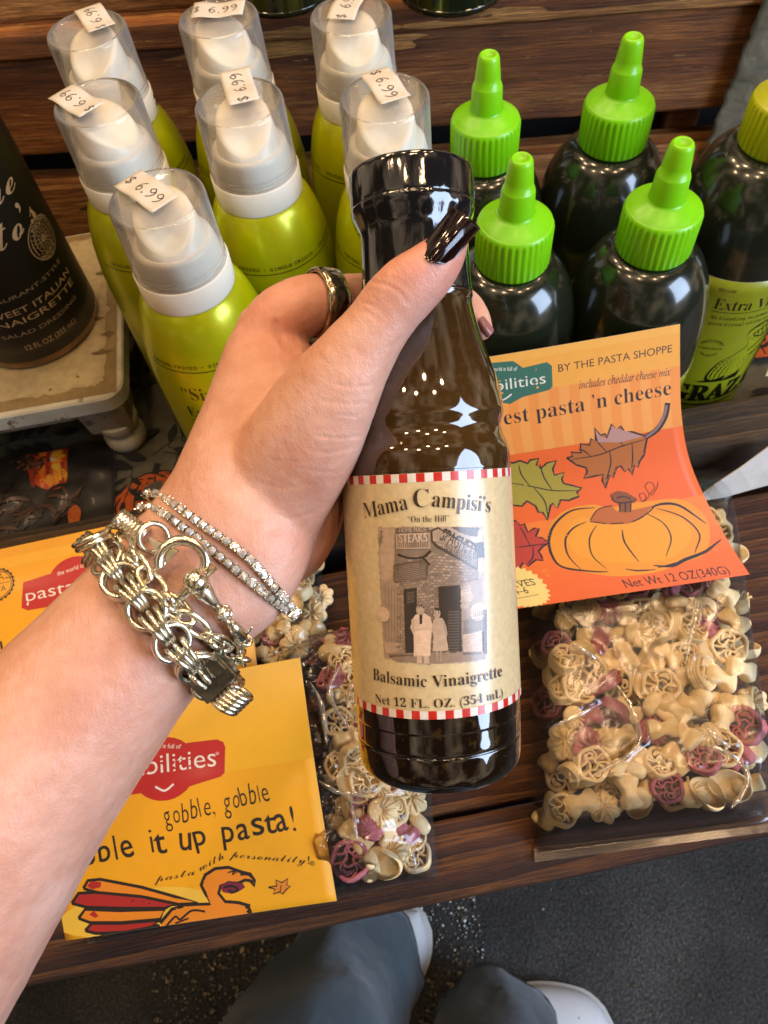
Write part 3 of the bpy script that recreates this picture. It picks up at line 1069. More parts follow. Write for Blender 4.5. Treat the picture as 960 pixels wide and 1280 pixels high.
def digits(A, x, y, h):
    """handwritten $ 6.99, centred at x, y"""
    K = '#2b2824'; w = h * .085
    cx_ = x - h * 1.9
    A.line([(cx_ + .22 * h, y + .30 * h), (cx_ - .02 * h, y + .36 * h), (cx_ - .2 * h, y + .2 * h), (cx_, y), (cx_ + .2 * h, y - .18 * h), (cx_, y - .34 * h), (cx_ - .22 * h, y - .26 * h)], w, K)
    A.line([(cx_ + .05 * h, y + .5 * h), (cx_ - .03 * h, y - .5 * h)], w, K)
    cx_ = x - h * .55
    A.line([(cx_ + .22 * h, y + .5 * h), (cx_ - .12 * h, y + .22 * h), (cx_ - .24 * h, y - .18 * h), (cx_ - .02 * h, y - .46 * h), (cx_ + .24 * h, y - .22 * h), (cx_ + .04 * h, y + .04 * h), (cx_ - .2 * h, y - .16 * h)], w, K)
    A.disc(x + .05 * h, y - .42 * h, w * .9, K, n=10)
    for q in (.62, 1.38):
        cx_ = x + h * q
        A.line([(cx_ + .22 * h, y + .26 * h), (cx_ - .02 * h, y + .48 * h), (cx_ - .25 * h, y + .24 * h), (cx_ - .02 * h, y + .02 * h), (cx_ + .22 * h, y + .26 * h), (cx_ + .18 * h, y - .2 * h), (cx_ - .08 * h, y - .5 * h)], w, K)


clones = [proto] + [copy_tree(proto) for _ in sprays[1:]]
for o, i, (c0, cs, dd, lab, rz) in zip(clones, range(9), sprays):
    p = at(c0[0], c0[1], CAPZ)
    o.location = (p.x, p.y, FLOOR)
    face = math.atan2(p.y, p.x) + math.pi / 2          # lettering turned roughly towards the shopper
    face = math.atan2(-p.x, p.y)
    spin = [-0.15, 0.75, -0.12, 0.0, -0.6, 0.4, 0.2][i]
    o.rotation_euler = (0, 0, face + spin)
    tag(o, lab, 'bottle', GS)
    # price sticker: own little sheet on top of this cap
    q = at(cs[0], cs[1], CAPZ + .0007); q2 = at(cs[0] + dd[0], cs[1] + dd[1], CAPZ + .0007)
    ang = math.atan2(q2.y - q.y, q2.x - q.x)
    A = Art()
    digits(A, 0, 0, .0070)
    droop = [.10, .25, .05, .05, .08, .03, .1][i]; cup = (i * .7) % 1
    SM = lambda u, v, h: Vector((u, v, h + .0004 + .0006 * math.cos(u * 260 + cup * 6) - droop * 10 * max(0, math.hypot(u + (.004 if i == 1 else 0), v) - .010) ** 2))
    st = A.build('price_sticker', (-.0160, -.0086, .0160, .0086), SM, '#e2dccf', M_stick, o, nu=14, nv=8, maxlen=.003, lift=8e-6, back=1e-4)
    st.matrix_parent_inverse = Matrix.Identity(4)
    mw = Matrix.Rotation(-o.rotation_euler.z, 4, 'Z')
    lo = mw @ Vector((q.x - p.x, q.y - p.y, .2588 + .0006))
    st.location = lo
    st.rotation_euler = (0, 0, ang - o.rotation_euler.z)

# --- dark squeeze bottles with lime nozzles
t = NT('dark_green_plastic')
c = t.coord()
t.set(color=t.ramp(t.noise(c, 20, 4), [(0.3, (.006, .009, .005)), (0.7, (.012, .016, .008))]), rough=0.20, spec=0.5, coat=0.6, coatr=0.06)
t.bump(t.noise(c, 70, 2), 0.05, 0.001)
M_dkgreen = t.m
M_lcap = plain('lime_cap_plastic', '#78c808', 0.32, 0.02, 30, sss=0.12)
M_ycap = plain('yellow_cap_plastic', '#a8b00e', 0.32, 0.02, 30, sss=0.1)
GB = 0.0415


def gr_prof(z):
    if z < 0.004: return GB - .003 * (1 - z / 0.004) ** 2
    if z < 0.140: return GB
    q = min(1, (z - 0.140) / 0.070)
    return 0.0165 + (GB - .0165) * math.sqrt(max(0, 1 - q ** 2.3))


GM = lambda u, v, h: Vector(((gr_prof(v) + h + .0002) * math.sin(u / GB), -(gr_prof(v) + h + .0002) * math.cos(u / GB), v))
M_glabel = print_mat('squeeze_label', 0.35, 0.3, 0.03, 0.03)


def squeeze_art():
    A = Art(); K = '#17190a'
    A.text('MELLOW', -.021, .1515, .0038, K, 'mono', width=.010)
    A.text('FRESH', .021, .1515, .0038, K, 'mono', width=.009)
    A.text('Extra Virgin', 0, .1375, .0125, K, 'serif', width=.050, thin=-.01)
    A.line([(-.025, .1355), (.025, .1355)], .0005, K)
    A.text('No blending, no pomace. Just', 0, .1295, .0042, K, 'mono', width=.048)
    A.text('pure Picual olive oil', -.004, .1245, .0042, K, 'mono', width=.040)
    A.line([(-.0165 + .0078 * math.cos(a), .104 + .0078 * math.sin(a)) for a in [.35 + k * .2 for k in range(13)]], .0003, K)
    A.text('100% PICUAL', -.0165, .1095, .0028, K, 'mono', arc=.0075, width=.013)
    A.text('SINGLE ORIGIN', -.0165, .1030, .0028, K, 'mono', width=.0145)
    A.text('PEAK HARVEST', -.0165, .0965, .0028, K, 'mono', arc=-.0078, width=.013)
    body = [(-.012, .074), (-.008, .090), (.002, .098), (.008, .104), (.004, .116), (.012, .122), (.026, .120), (.034, .112), (.026, .098), (.016, .088), (.012, .076), (0, .071)]
    A.curve(body, K)
    A.curve([(x * .93 + .0007, .095 + (y - .095) * .945) for x, y in body], '#a9b01e')
    for j in range(9):
        for i in range(9):
            x = -.008 + i * .0028 + (j % 2) * .0014; y = .076 + j * .0026
            if (x - .002) ** 2 / .0105 ** 2 + (y - .085) ** 2 / .011 ** 2 < 1: A.disc(x, y, .00032, K, n=6)
    A.line([(.008, .113), (.018, .117), (.026, .113), (.017, .108), (.010, .111)], .0009, K)
    A.line([(.010, .097), (.022, .104), (.034, .106)], .0008, K)
    A.line([(.014, .091), (.026, .096), (.036, .094)], .0008, K)
    A.poly([(-.017, .071), (-.008, .0745), (-.010, .0715), (.001, .0765), (.0, .0722), (.012, .0775), (.011, .071)], K)
    A.text('GRAZA', 0, .0515, .0235, K, 'serif', width=.062, thin=.018)
    A.line([(-.031, .0472), (.031, .0472)], .0012, K)
    A.text('16.9 FL OZ (500 mL)', 0, .0395, .0045, K, 'mono', width=.034)
    return A


def make_squeeze(up=0.0, capmat=None):
    root = empty('squeeze_bottle')
    U = Matrix.Translation((0, 0, up))
    bm = bmesh.new()
    zs = [0, .001, .002, .004] + [.004 + .136 * k / 10 for k in range(1, 11)] + [.140 + .070 * (1 - (1 - k / 20) ** 1.6) for k in range(1, 21)]
    lathe(bm, [(gr_prof(z), z + (up if z > .0041 else 0)) for z in zs] if not up else [(gr_prof(z), z) for z in zs if z < .0041] + [(GB, .172 * k / 10) for k in range(1, 11)] + [(gr_prof(z), .172 + (z - .14) * .058 / .070) for z in zs if z > .1401] + [(.0165, .214 + up)], 64)
    build('body', bm, M_dkgreen, root)
    h = math.pi * GB * .97
    squeeze_art().build('label', (-h, .018, h, .137 if not up else .160), GM if not up else cyl(GB + .0003), '#9ea41c', M_glabel, root, nu=64, nv=14, maxlen=.004, lift=6e-6, back=1e-4)
    lab_ = list(root.children)[-1]
    if up: lab_.location.z = .010
    bm = bmesh.new()
    seg = 216
    def rib(z, k, a): return (.00055 if (k % 6) < 3 else -.00010) if .2115 < z < .2335 else 0
    pr = [(.0176, .2100), (.0190, .2103), (.0194, .2112), (.0194, .2118), (.0194, .2330), (.0194, .2340), (.0190, .2352), (.0180, .2360)]
    lathe(bm, pr, seg, rib=rib)
    lathe(bm, [(.0181, .2359), (.0150, .2380), (.0120, .2392), (.0108, .2400), (.0094, .2404), (.0091, .2415)], 48, cap0=False, cap1=False)
    lathe(bm, [(.0091, .2405), (.0088, .2440), (.0084, .2530), (.0080, .2540), (.0079, .2545), (.0072, .2548), (.0068, .2600), (.0058, .2685), (.0052, .2700), (.0044, .2708), (.0034, .2706), (.0030, .2695), (.0005, .2692)], 40, cap0=False)
    for v in bm.verts: v.co.z += up
    build('cap', bm, capmat or M_lcap, root)
    return root


GQ = 'dark squeeze bottles with lime nozzles'
sq = [((642, 300), 'dark squeeze bottle with lime nozzle just right of the held bottle neck', .5),
      ((606, 172), 'dark squeeze bottle with lime nozzle, furthest back and partly behind the held cap', .2),
      ((770, 152), 'dark squeeze bottle with lime nozzle standing in front of the bare plank', -.3),
      ((823, 283), 'dark squeeze bottle with lime nozzle behind the top corner of the orange card', .9),
      ((980, 150), 'dark squeeze bottle with a yellow cap, its yellow label showing beside the orange card', .40)]
proto = make_squeeze()
CZQ = FLOOR + .223
for i, (c0, lab, spin) in enumerate(sq):
    o = proto if i == 0 else (copy_tree(proto) if i < 4 else make_squeeze(.020, M_ycap))
    p = at(c0[0], c0[1], CZQ + (.020 if i == 4 else 0))
    o.location = (p.x, p.y, FLOOR)
    o.rotation_euler = (0, 0, math.atan2(-p.x, p.y) + spin)
    tag(o, lab, 'bottle', GQ)
    if i == 4:      # its lettering faces a little past the right edge of the view
        uu = Sheet(cyl(GB), Matrix.Translation(o.location) @ Matrix.Rotation(o.rotation_euler.z, 4, 'Z'), (0, .12)).px(944, 385)[0]
        o.rotation_euler.z += uu / GB

# --- two dark glass bottles on the rail above
t = NT('olive_glass')
t.set(color=(.010, .014, .006), rough=.08, spec=.6, coat=.4)
M_oglass = t.m
for (u, v, lab) in ((565, -8, 'dark green glass bottle on the top rail above the lime nozzles, only its base showing'), (356, -6, 'dark green glass bottle on the top rail behind the clear caps, only its base showing')):
    p = at(u, v, .190)
    bm = bmesh.new()
    lathe(bm, smooth_prof([(.030, 0), (.034, .002), (.036, .006), (.036, .012), (.036, .13), (.034, .145), (.02, .17), (.0135, .185), (.013, .23)], 4), 48)
    o = build('glass_bottle', bm, M_oglass)
    bm = bmesh.new(); lathe(bm, [(.0148, .222), (.0148, .25), (.013, .252)], 32)
    build('cap', bm, M_dark, o)
    o.location = (p.x, p.y, .1905)
    tag(o, lab, 'bottle', 'dark glass bottles on the top rail')

# --- dressing bottle with black label on the riser
DR = .0500
dp = at(45, 402, RZ + .001)
droot = empty('dressing_bottle', (dp.x, dp.y, RZ + .0006), math.atan2(-dp.x, dp.y))
tag(droot, 'large amber dressing bottle with black label and cream lettering on the riser', 'bottle')
t = NT('amber_dressing')
c = t.coord()
t.set(color=t.ramp(t.noise(c, 40, 4), [(0.3, '#5b3612'), (0.7, '#8a5a25')]), rough=.08, coat=.6, spec=.5)
M_amber = t.m
bm = bmesh.new()
lathe(bm, smooth_prof([(.044, 0), (.049, .002), (DR, .007), (DR, .014), (DR, .05), (DR, .10), (DR, .15), (DR, .20), (DR, .22), (.044, .245), (.024, .275), (.0175, .29), (.017, .31)], 5), 64)
build('glass', bm, M_amber, droot)
bm = bmesh.new(); lathe(bm, [(.0195, .305), (.0195, .33), (.018, .332)], 48)
build('cap', bm, M_dark, droot)
DM = cyl(DR + .0006)
Dmat = Matrix.Translation(droot.location) @ Matrix.Rotation(droot.rotation_euler.z, 4, 'Z')
sh = Sheet(DM, Dmat, (0.02, .05))
A = Art(); K = '#c9ac84'; K2 = '#a48f72'
sh.htext(A, '12 FL OZ (355 mL)', (30, 432), (95, 402), 6.5, K)
sh.htext(A, 'SALAD DRESSING', (1, 421), (95, 372), 5, K2)
sh.htext(A, 'VINAIGRETTE', (-20, 416), (91, 353), 7.8, K)
sh.htext(A, 'SWEET ITALIAN', (-18, 405), (86, 340), 7.8, K)
sh.htext(A, 'RESTAURANT-STYLE', (-32, 392), (75, 326), 5, K2)
sh.htext(A, 'tto\u2019s', (-14, 338), (47, 270), 36, K, 'script')
sh.htext(A, 'ue', (-12, 272), (21, 232), 34, K, 'script')
a0 = sh.px(54, 297); r0 = sh.m(54, 297) * 17
A.disc(a0[0], a0[1], r0, K2); A.disc(a0[0], a0[1], r0 * .93, '#14110f')
A.disc(a0[0], a0[1], r0 * .60, K2); A.disc(a0[0], a0[1], r0 * .54, '#14110f')
A.text('HAND MADE', a0[0], a0[1] + r0 * .66, r0 * .32, K2, 'sans', arc=r0 * .66, rot=.3)
A.text('ON THE HILL', a0[0], a0[1] - r0 * .88, r0 * .30, K2, 'sans', arc=-r0 * .88, rot=.2)
for k in range(14):
    a = k * 2 * math.pi / 14
    A.line([(a0[0] + r0 * .22 * math.cos(a), a0[1] + r0 * .22 * math.sin(a)), (a0[0] + r0 * .5 * math.cos(a), a0[1] + r0 * .5 * math.sin(a))], r0 * .05, K2)
A.disc(a0[0], a0[1], r0 * .18, K2)
A.text('HOME', a0[0], a0[1] - r0 * .12, r0 * .22, K2)
lb = sh.px(45, 452)[1]
h = math.pi * DR * .98
A.build('label', (-h, max(.009, lb - .0), h, .215), DM, '#131110', print_mat('black_label', 0.42, 0.1, 0.02, 0.02), droot, nu=64, nv=12, maxlen=.005, lift=6e-6, back=1e-4)

# ================================================================== the held bottle
HD0, HD1 = .281, .268
B0 = cp(551, 957, HD0); B1 = cp(513, 217, HD1)
ax = (B1 - B0).normalized()
fr = -CZ - ax * (-CZ).dot(ax); fr.normalize()
rt = ax.cross(fr).normalized()          # picture right
HM = orient(rt, -fr, ax, B0)
HL = (B1 - B0).length
def hs(row, hw):
    q = (957 - row) / 740
    d = HD0 + (HD1 - HD0) * q
    return (hw * d / FPX * math.sqrt(1 - (hw / FPX) ** 2), q * HL)
prof = [(957, 82), (953, 89), (946, 96), (938, 99.5), (925, 101), (911, 101.5), (909, 100.6), (907, 100.6), (905, 101.8), (893, 101.9), (882, 102.2), (872, 102.5), (800, 103.1), (700, 104.0), (588, 105.0), (578, 105.5), (562, 105.5), (552, 104), (543, 100), (536, 97.5), (528, 96.5), (521, 98), (512, 100.5), (500, 100), (486, 98), (468, 93.5), (448, 87), (428, 80.5), (408, 75), (390, 70.5), (378, 68.5), (372, 69), (368, 70), (364, 68.5), (340, 66.5), (225, 66.5), (222, 60)]
broot = empty('vinaigrette_bottle')
broot.matrix_world = HM
tag(broot, 'dark vinaigrette bottle with cream photo label held up in the hand', 'bottle')
t = NT('vinaigrette_glass')
c = t.coord()
sx = t.n('ShaderNodeSeparateXYZ'); t.l(c, sx.inputs[0])
lvl = t.math('ADD', t.math('MULTIPLY', sx.outputs[2], 1 / .20), t.math('MULTIPLY', t.math('SUBTRACT', t.noise(c, 55, 5, .65), .5), .10))
herb = t.ramp(t.noise(c, 260, 3, .7), [(.55, (0, 0, 0)), (.68, (1, 1, 1))])
col = t.ramp(lvl, [(.22, (.006, .003, .0015)), (.48, (.022, .010, .003)), (.62, (.050, .024, .0055)), (.85, (.030, .014, .004))])
t.set(color=t.mix(t.math('MULTIPLY', herb, .3), col, (.10, .052, .014)), rough=.035, spec=.55, coat=.8, coatr=.06)
t.bump(t.noise(c, 38, 2), .02, .0015)
M_vin = t.m
bm = bmesh.new()
P = [Vector(hs(*q)) for q in prof]
lathe(bm, smooth_prof([tuple(q) for q in P], 4), 96)
build('glass', bm, M_vin, broot)
t = NT('black_shrink_band')
c = t.coord()
t.set(color=(.006, .006, .007), rough=.10, spec=.6, coat=.8, coatr=.04)
t.bump(t.noise(t.coord((1, 1, .35)), 130, 4, .6), .22, .0012)
M_band = t.m
bm = bmesh.new()
capp = [(366, 68.6), (366, 69.8), (360, 69.6), (345, 68.3), (310, 67.6), (294, 68.0), (287, 69.5), (279, 73), (271, 76.4), (264, 77.8), (261, 77.2), (257, 77.6), (240, 78), (226, 78), (221, 77.4), (218, 75.5), (217, 71), (217.6, 66)]
def crk(z, k, a): return .00032 * noise.noise(Vector((math.cos(a) * 3.5, math.sin(a) * 3.5, z * 70))) + .0002 * noise.noise(Vector((math.cos(a) * 12, math.sin(a) * 12, z * 90)))
lathe(bm, smooth_prof([hs(*q) for q in capp], 4), 96, cap0=False, rib=crk)
build('cap', bm, M_band, broot)

# label: traced in the photograph, laid on the cylinder
LR = max(hs(*q)[0] for q in prof if 588 <= q[0] <= 893) + .0003
LMp = cyl(LR)
sh = Sheet(LMp, HM, (0, .06))
def lp(x, y): return sh.px(400 + x * .29167, 560 + y * .29167)      # pixel of the enlarged label
zt = sh.px(540, 590.5)[1]; zb = sh.px(555, 899)[1]
A = Art()
rng = random.Random(21)
half = math.pi * LR * .93
ck = .0028
nchk = int(2 * half / ck)
for zz, h_ in ((zt - ck * 1.02, ck), (zb + .00002, ck)):
    A.rect(-half, zz, half, zz + h_, '#efe7dc')
    for k in range(0, nchk, 2): A.rect(-half + k * ck, zz, -half + (k + 1) * ck, zz + h_, '#cf2a1c')
# ---- sepia photograph of a brick corner shop with two people in front
SEP = lambda g: '#%02x%02x%02x' % tuple(int(max(0, min(255, v))) for v in (g * 1.03 + 10, g * .90 + 6, g * .78 + 2))
def pp(P, g, ragd=0, seed=1):
    A.poly([lp(*q) for q in (rag(P, ragd, seed) if ragd else P)], SEP(g))
pp([(248, 340), (700, 335), (712, 905), (640, 918), (460, 925), (330, 915), (280, 900), (262, 700)], 168, 9, 2)      # ground tone
pp([(255, 345), (320, 345), (312, 560), (265, 580)], 190, 8, 3)       # sky left
pp([(640, 338), (695, 350), (700, 540), (660, 520)], 196, 8, 4)       # sky right
pp([(262, 352), (268, 352), (268, 400), (258, 430), (250, 400)], 110, 4, 5)
pp([(258, 560), (372, 600), (370, 880), (275, 885)], 158, 6, 6)       # left wall panel
pp([(275, 830), (368, 838), (366, 880), (282, 880)], 185)
for k in range(7): pp([(280 + 13 * k, 590 + 4 * k), (282 + 13 * k, 590 + 4 * k), (283 + 13 * k, 835), (281 + 13 * k, 835)], 120)
pp([(322, 345), (470, 350), (500, 352), (680, 530), (672, 900), (372, 900), (362, 600), (318, 560)], 126)      # brick mass
rngb = random.Random(3)
for j in range(34):      # courses of bricks, falling away on both faces of the corner
    yy = 455 + j * 12.5
    x = 330 + (j % 2) * 10
    while x < 470:
        y_ = yy + (470 - x) * .12
        if y_ < 880: pp([(x, y_), (x + 15, y_ - 1.8), (x + 15, y_ + 7), (x, y_ + 8.8)], rngb.uniform(118, 168))
        x += 19
    x = 474 + (j % 2) * 10
    while x < 652:
        y_ = yy - 30 + (x - 474) * .06 * (1 if j < 12 else .4)
        if y_ < 860 and y_ > 440 + max(0, (x - 520) * .5): pp([(x, y_), (x + 16, y_ + 1), (x + 16, y_ + 9), (x, y_ + 8)], rngb.uniform(120, 175))
        x += 20
pp([(318, 500), (455, 475), (468, 500), (455, 560), (318, 575)], 92, 6, 12)     # arched shadow band
for k in range(9): A.line([lp(322, 512 + 7 * k), lp(390, 500 + 8 * k), lp(452, 494 + 7 * k)], .0002, SEP(150))
A.line([lp(335, 455), lp(380, 470), lp(440, 468), lp(475, 440)], .0006, SEP(40))
A.line([lp(440, 468), (lp(470, 500))], .0006, SEP(50))
pp([(326, 368), (472, 362), (474, 430), (328, 432)], 175)         # sign left
pp([(331, 373), (468, 368), (469, 424), (333, 427)], 120)
A.text('STEAKS', *lp(400, 403), .0030 / .72, SEP(215), width=.0092)
pp([(330, 342), (465, 340), (470, 360), (330, 366)], 105, 3, 8)
A.text('HOME MADE', *lp(398, 360), .0015 / .72, SEP(190), width=.009)
pp([(476, 352), (505, 338), (676, 440), (674, 522), (500, 425), (478, 400)], 70)   # sign right, slanting
pp([(482, 358), (506, 346), (670, 446), (668, 512), (506, 416), (484, 396)], 170)
a_ = Vector(lp(512, 392)); b_ = Vector(lp(668, 470))
A.text('SPAGHETTI', *((a_ + b_) / 2), .0043 / .72, SEP(45), rot=math.atan2((b_ - a_).y, (b_ - a_).x), width=(b_ - a_).length * 1.02, thin=.012)
a_ = Vector(lp(530, 430)); b_ = Vector(lp(655, 497))
A.text('RESTAURANT', *((a_ + b_) / 2), .0022 / .72, SEP(70), rot=math.atan2((b_ - a_).y, (b_ - a_).x), width=(b_ - a_).length)
pp([(560, 338), (680, 342), (672, 380), (620, 370)], 82, 4, 9)
pp([(660, 410), (700, 400), (702, 470), (676, 470)], 60, 4, 10)
pp([(360, 605), (415, 598), (415, 880), (368, 885)], 44)           # dark doorways
pp([(372, 618), (406, 612), (406, 660), (374, 668)], 92)
pp([(508, 592), (600, 588), (606, 880), (545, 885), (512, 730)], 50)
for k in range(15): pp([(548, 700 + 12 * k), (596, 698 + 12 * k), (596, 703 + 12 * k), (548, 705 + 12 * k)], 92)
pp([(600, 580), (690, 560), (694, 880), (610, 880)], 150, 4, 11)   # right awning and wall
pp([(604, 600), (640, 585), (655, 640), (625, 690), (602, 680)], 196, 5, 13)
pp([(612, 740), (700, 690), (704, 780), (650, 820), (612, 880)], 118, 4, 14)
A.disc(*lp(676, 702), .0030, SEP(200)); A.disc(*lp(272, 712), .0026, SEP(205))
pp([(612, 800), (692, 780), (694, 872), (612, 874)], 190)
pp([(696, 690), (712, 690), (714, 880), (698, 885)], 60, 3, 15)
pp([(290, 880), (700, 872), (706, 902), (620, 912), (470, 922), (330, 912)], 142, 6, 16)     # pavement
pp([(300, 886), (420, 882), (420, 890), (300, 896)], 90, 3, 17)
pp([(610, 876), (690, 872), (690, 884), (612, 886)], 95, 3, 18)
# man in white apron
pp([(398, 730), (412, 712), (450, 708), (472, 722), (482, 760), (478, 800), (470, 890), (404, 892), (402, 800), (388, 770)], 208, 2, 20)
pp([(408, 780), (470, 778), (474, 888), (402, 890)], 222)
pp([(392, 735), (408, 730), (404, 775), (440, 772), (440, 784), (396, 786)], 190)
pp([(416, 890), (436, 890), (438, 922), (416, 922)], 196); pp([(444, 890), (466, 888), (470, 922), (448, 924)], 190)
pp([(426, 712), (440, 710), (438, 752), (428, 756)], 45)
A.disc(*lp(430, 692), .00135, SEP(175), .0018); pp([(416, 688), (418, 672), (436, 670), (446, 676), (446, 688), (436, 680)], 38)
# woman in a pale dress
pp([(484, 740), (494, 726), (524, 728), (534, 745), (544, 800), (540, 815), (548, 868), (484, 870), (488, 805), (478, 780)], 178, 2, 21)
pp([(488, 800), (540, 800), (550, 866), (482, 868)], 188)
pp([(496, 868), (506, 868), (506, 918), (500, 920)], 165); pp([(512, 868), (522, 868), (522, 916), (514, 918)], 160)
pp([(530, 745), (540, 760), (546, 800), (538, 802), (528, 770)], 160)
A.disc(*lp(500, 708), .0012, SEP(172), .0016); A.line([lp(490, 712), lp(492, 694), lp(503, 690), lp(512, 700), lp(511, 716)], .0007, SEP(55))
# ---- lettering
K = '#33221a'
def lt(body, x0, y0, x1, y1, h, style='serif', **kw):
    sh.text(A, body, (400 + x0 * .29167, 560 + y0 * .29167), (400 + x1 * .29167, 560 + y1 * .29167), h * .29167, K, style, **kw)
lt('M', 192, 302, 252, 292, 72, thin=-.012)
lt('ama', 254, 287, 380, 262, 72, thin=-.008)
lt('C', 402, 256, 470, 252, 84, thin=-.014)
lt('ampisi\u2019s', 478, 250, 727, 276, 72, thin=-.008)
lt('\u201cOn the Hill\u201d', 378, 318, 553, 314, 29, thin=-.014)
lt('Balsamic', 230, 990, 458, 1024, 52, thin=-.006)
lt('Vinaigrette', 482, 1024, 778, 976, 52, thin=-.006)
lt('Net 12 FL. OZ. (354 mL)', 240, 1088, 782, 1064, 40, thin=-.008)
A.build('label', (-half, zb, half, zt), LMp, '#dfc999', print_mat('parchment_label', 0.32, 0.4, 0.10, 0.02, .86, 420), broot, nu=160, nv=24, maxlen=.0009, lift=4e-7, back=1.5e-4)


# ================================================================== pasta bags
t = NT('pasta_cream')
c = t.coord()
oi = t.n('ShaderNodeObjectInfo')
t.set(color=t.mix(1.0, t.ramp(t.noise(c, 170, 4), [(.3, '#e8cb96'), (.7, '#f8e4b8')]), t.ramp(oi.outputs['Random'], [(0, (.74, .68, .56)), (1, (1, 1, 1))]), 'MULTIPLY'), rough=.75, spec=.2, sss=.03)
t.b.inputs['Subsurface Radius'].default_value = (.004, .002, .001)
t.bump(t.noise(c, 500, 3), .25, .0004)
M_past = t.m
t = NT('pasta_beet')
c = t.coord()
oi = t.n('ShaderNodeObjectInfo')
t.set(color=t.mix(1.0, t.ramp(t.noise(c, 170, 4), [(.3, '#9c5058'), (.7, '#c27a80')]), t.ramp(oi.outputs['Random'], [(0, (.8, .75, .8)), (1, (1, 1, 1))]), 'MULTIPLY'), rough=.75, spec=.2, sss=.03)
t.bump(t.noise(c, 500, 3), .25, .0004)
M_beet = t.m


def extr(bm, outline, z0, z1, puff=.0012):
    """puffed extrusion of a closed outline"""
    n = len(outline)
    cx_ = sum(p[0] for p in outline) / n; cy_ = sum(p[1] for p in outline) / n
    rings = []
    for z, s_ in ((z0, .86), (z0 + puff, .97), ((z0 + z1) / 2, 1), (z1 - puff, .97), (z1, .86)):
        rings.append([bm.verts.new((cx_ + (x - cx_) * s_, cy_ + (y - cy_) * s_, z)) for x, y in outline])
    for a_, b_ in zip(rings, rings[1:]):
        for k in range(n): bm.faces.new((a_[k], a_[(k + 1) % n], b_[(k + 1) % n], b_[k]))
    for r_, rev in ((rings[0], True), (rings[-1], False)):
        for tri in tessellate_polygon([[v.co for v in r_]]):
            q = [r_[i] for i in tri]
            try: bm.faces.new(q[::-1] if rev else q)
            except ValueError: pass


def ring_wheel(seed):
    """pumpkin lattice: a deep rim filled with curling ribs"""
    bm = bmesh.new(); rg = random.Random(seed)
    R = .0098
    def rim(a): return R * (1 + .05 * math.cos(a * 5 + seed))
    for z in (-.0030, -.0012, .0006, .0024):
        tube(bm, [(rim(a) * math.cos(a), rim(a) * .94 * math.sin(a), z) for a in [2 * math.pi * k / 30 for k in range(30)]], .00135, 6, closed=True, up=(0, 0, 1))
    def rib(P):
        for z in (-.0022, -.0002, .0018):
            tube(bm, [(x * R, y * R, z) for x, y in crom(P, 5)], .00075, 5, up=(0, 0, 1), flat=1.7)
    rib([(-.1, .95), (-.35, .5), (-.2, .1), (-.45, -.4), (-.2, -.92)])
    rib([(.15, .95), (.42, .45), (.18, .05), (.5, -.4), (.25, -.9)])
    rib([(-.9, .2), (-.5, .25), (-.1, .4), (.3, .2), (.92, .3)])
    rib([(-.88, -.35), (-.4, -.2), (0, -.35), (.4, -.1), (.9, -.35)])
    rib([(-.25, .55), (.0, .7), (.2, .5), (0, .35), (-.25, .55)])
    rib([(-.3, -.5), (0, -.6), (.3, -.5), (0, -.75), (-.3, -.5)])
    return bm


def leaf_piece(seed):
    bm = bmesh.new(); rg = random.Random(seed)
    n = 7
    out = []
    for k in range(n * 6):
        a = 2 * math.pi * k / (n * 6)
        out.append((.0105 * (1 + .20 * abs(math.cos(a * n / 2)) - .1) * math.cos(a), .0095 * (1 + .20 * abs(math.cos(a * n / 2)) - .1) * math.sin(a)))
    extr(bm, out, -.0035, .0012, .001)
    for k in range(n):
        a = 2 * math.pi * (k + .2) / n
        tube(bm, [(.001 * math.cos(a), .001 * math.sin(a), .0016), (.005 * math.cos(a + .15), .005 * math.sin(a + .15), .0026), (.0097 * math.cos(a), .0092 * math.sin(a), .0014)], [.0009, .0011, .0008], 6)
        a += math.pi / n
        tube(bm, [(.004 * math.cos(a), .004 * math.sin(a), .0015), (.009 * math.cos(a), .0086 * math.sin(a), .0012)], [.0007, .0007], 6)
    return bm


def spool_piece(seed):
    bm = bmesh.new()
    pts = [(-.0092, -.0055), (-.005, -.0062), (-.0015, -.0040), (.0015, -.0040), (.005, -.0062), (.0092, -.0052), (.0098, 0), (.0092, .0055), (.005, .0060), (.0012, .0042), (-.0018, .0042), (-.005, .0062), (-.0092, .0056), (-.0099, 0)]
    extr(bm, crom(pts, 3, True), -.0042, .0042, .0016)
    return bm


def scoop_piece(seed):
    bm = bmesh.new()
    n = 26
    pr = smooth_prof([(.0018, -.0042), (.0062, -.0036), (.0098, .0002), (.0108, .0046), (.0100, .0052), (.0086, .0030), (.0056, -.0010), (.0012, -.0020)], 3)
    lathe(bm, pr, n)
    for v in bm.verts: v.co.x *= 1.1; v.co.y *= .82; v.co.z += .0016 * math.cos(v.co.x * 260)
    return bm


def stem_piece(seed):
    """a stubby two-lobed piece: cap and stalk"""
    bm = bmesh.new()
    lathe(bm, smooth_prof([(.0035, -.0100), (.0052, -.0085), (.0046, -.003), (.0042, 0), (.0072, .0012), (.0082, .004), (.0068, .0074), (.003, .0088)], 4), 22)
    for v in bm.verts: v.co = Vector((v.co.z, v.co.x, v.co.y * .85))
    return bm


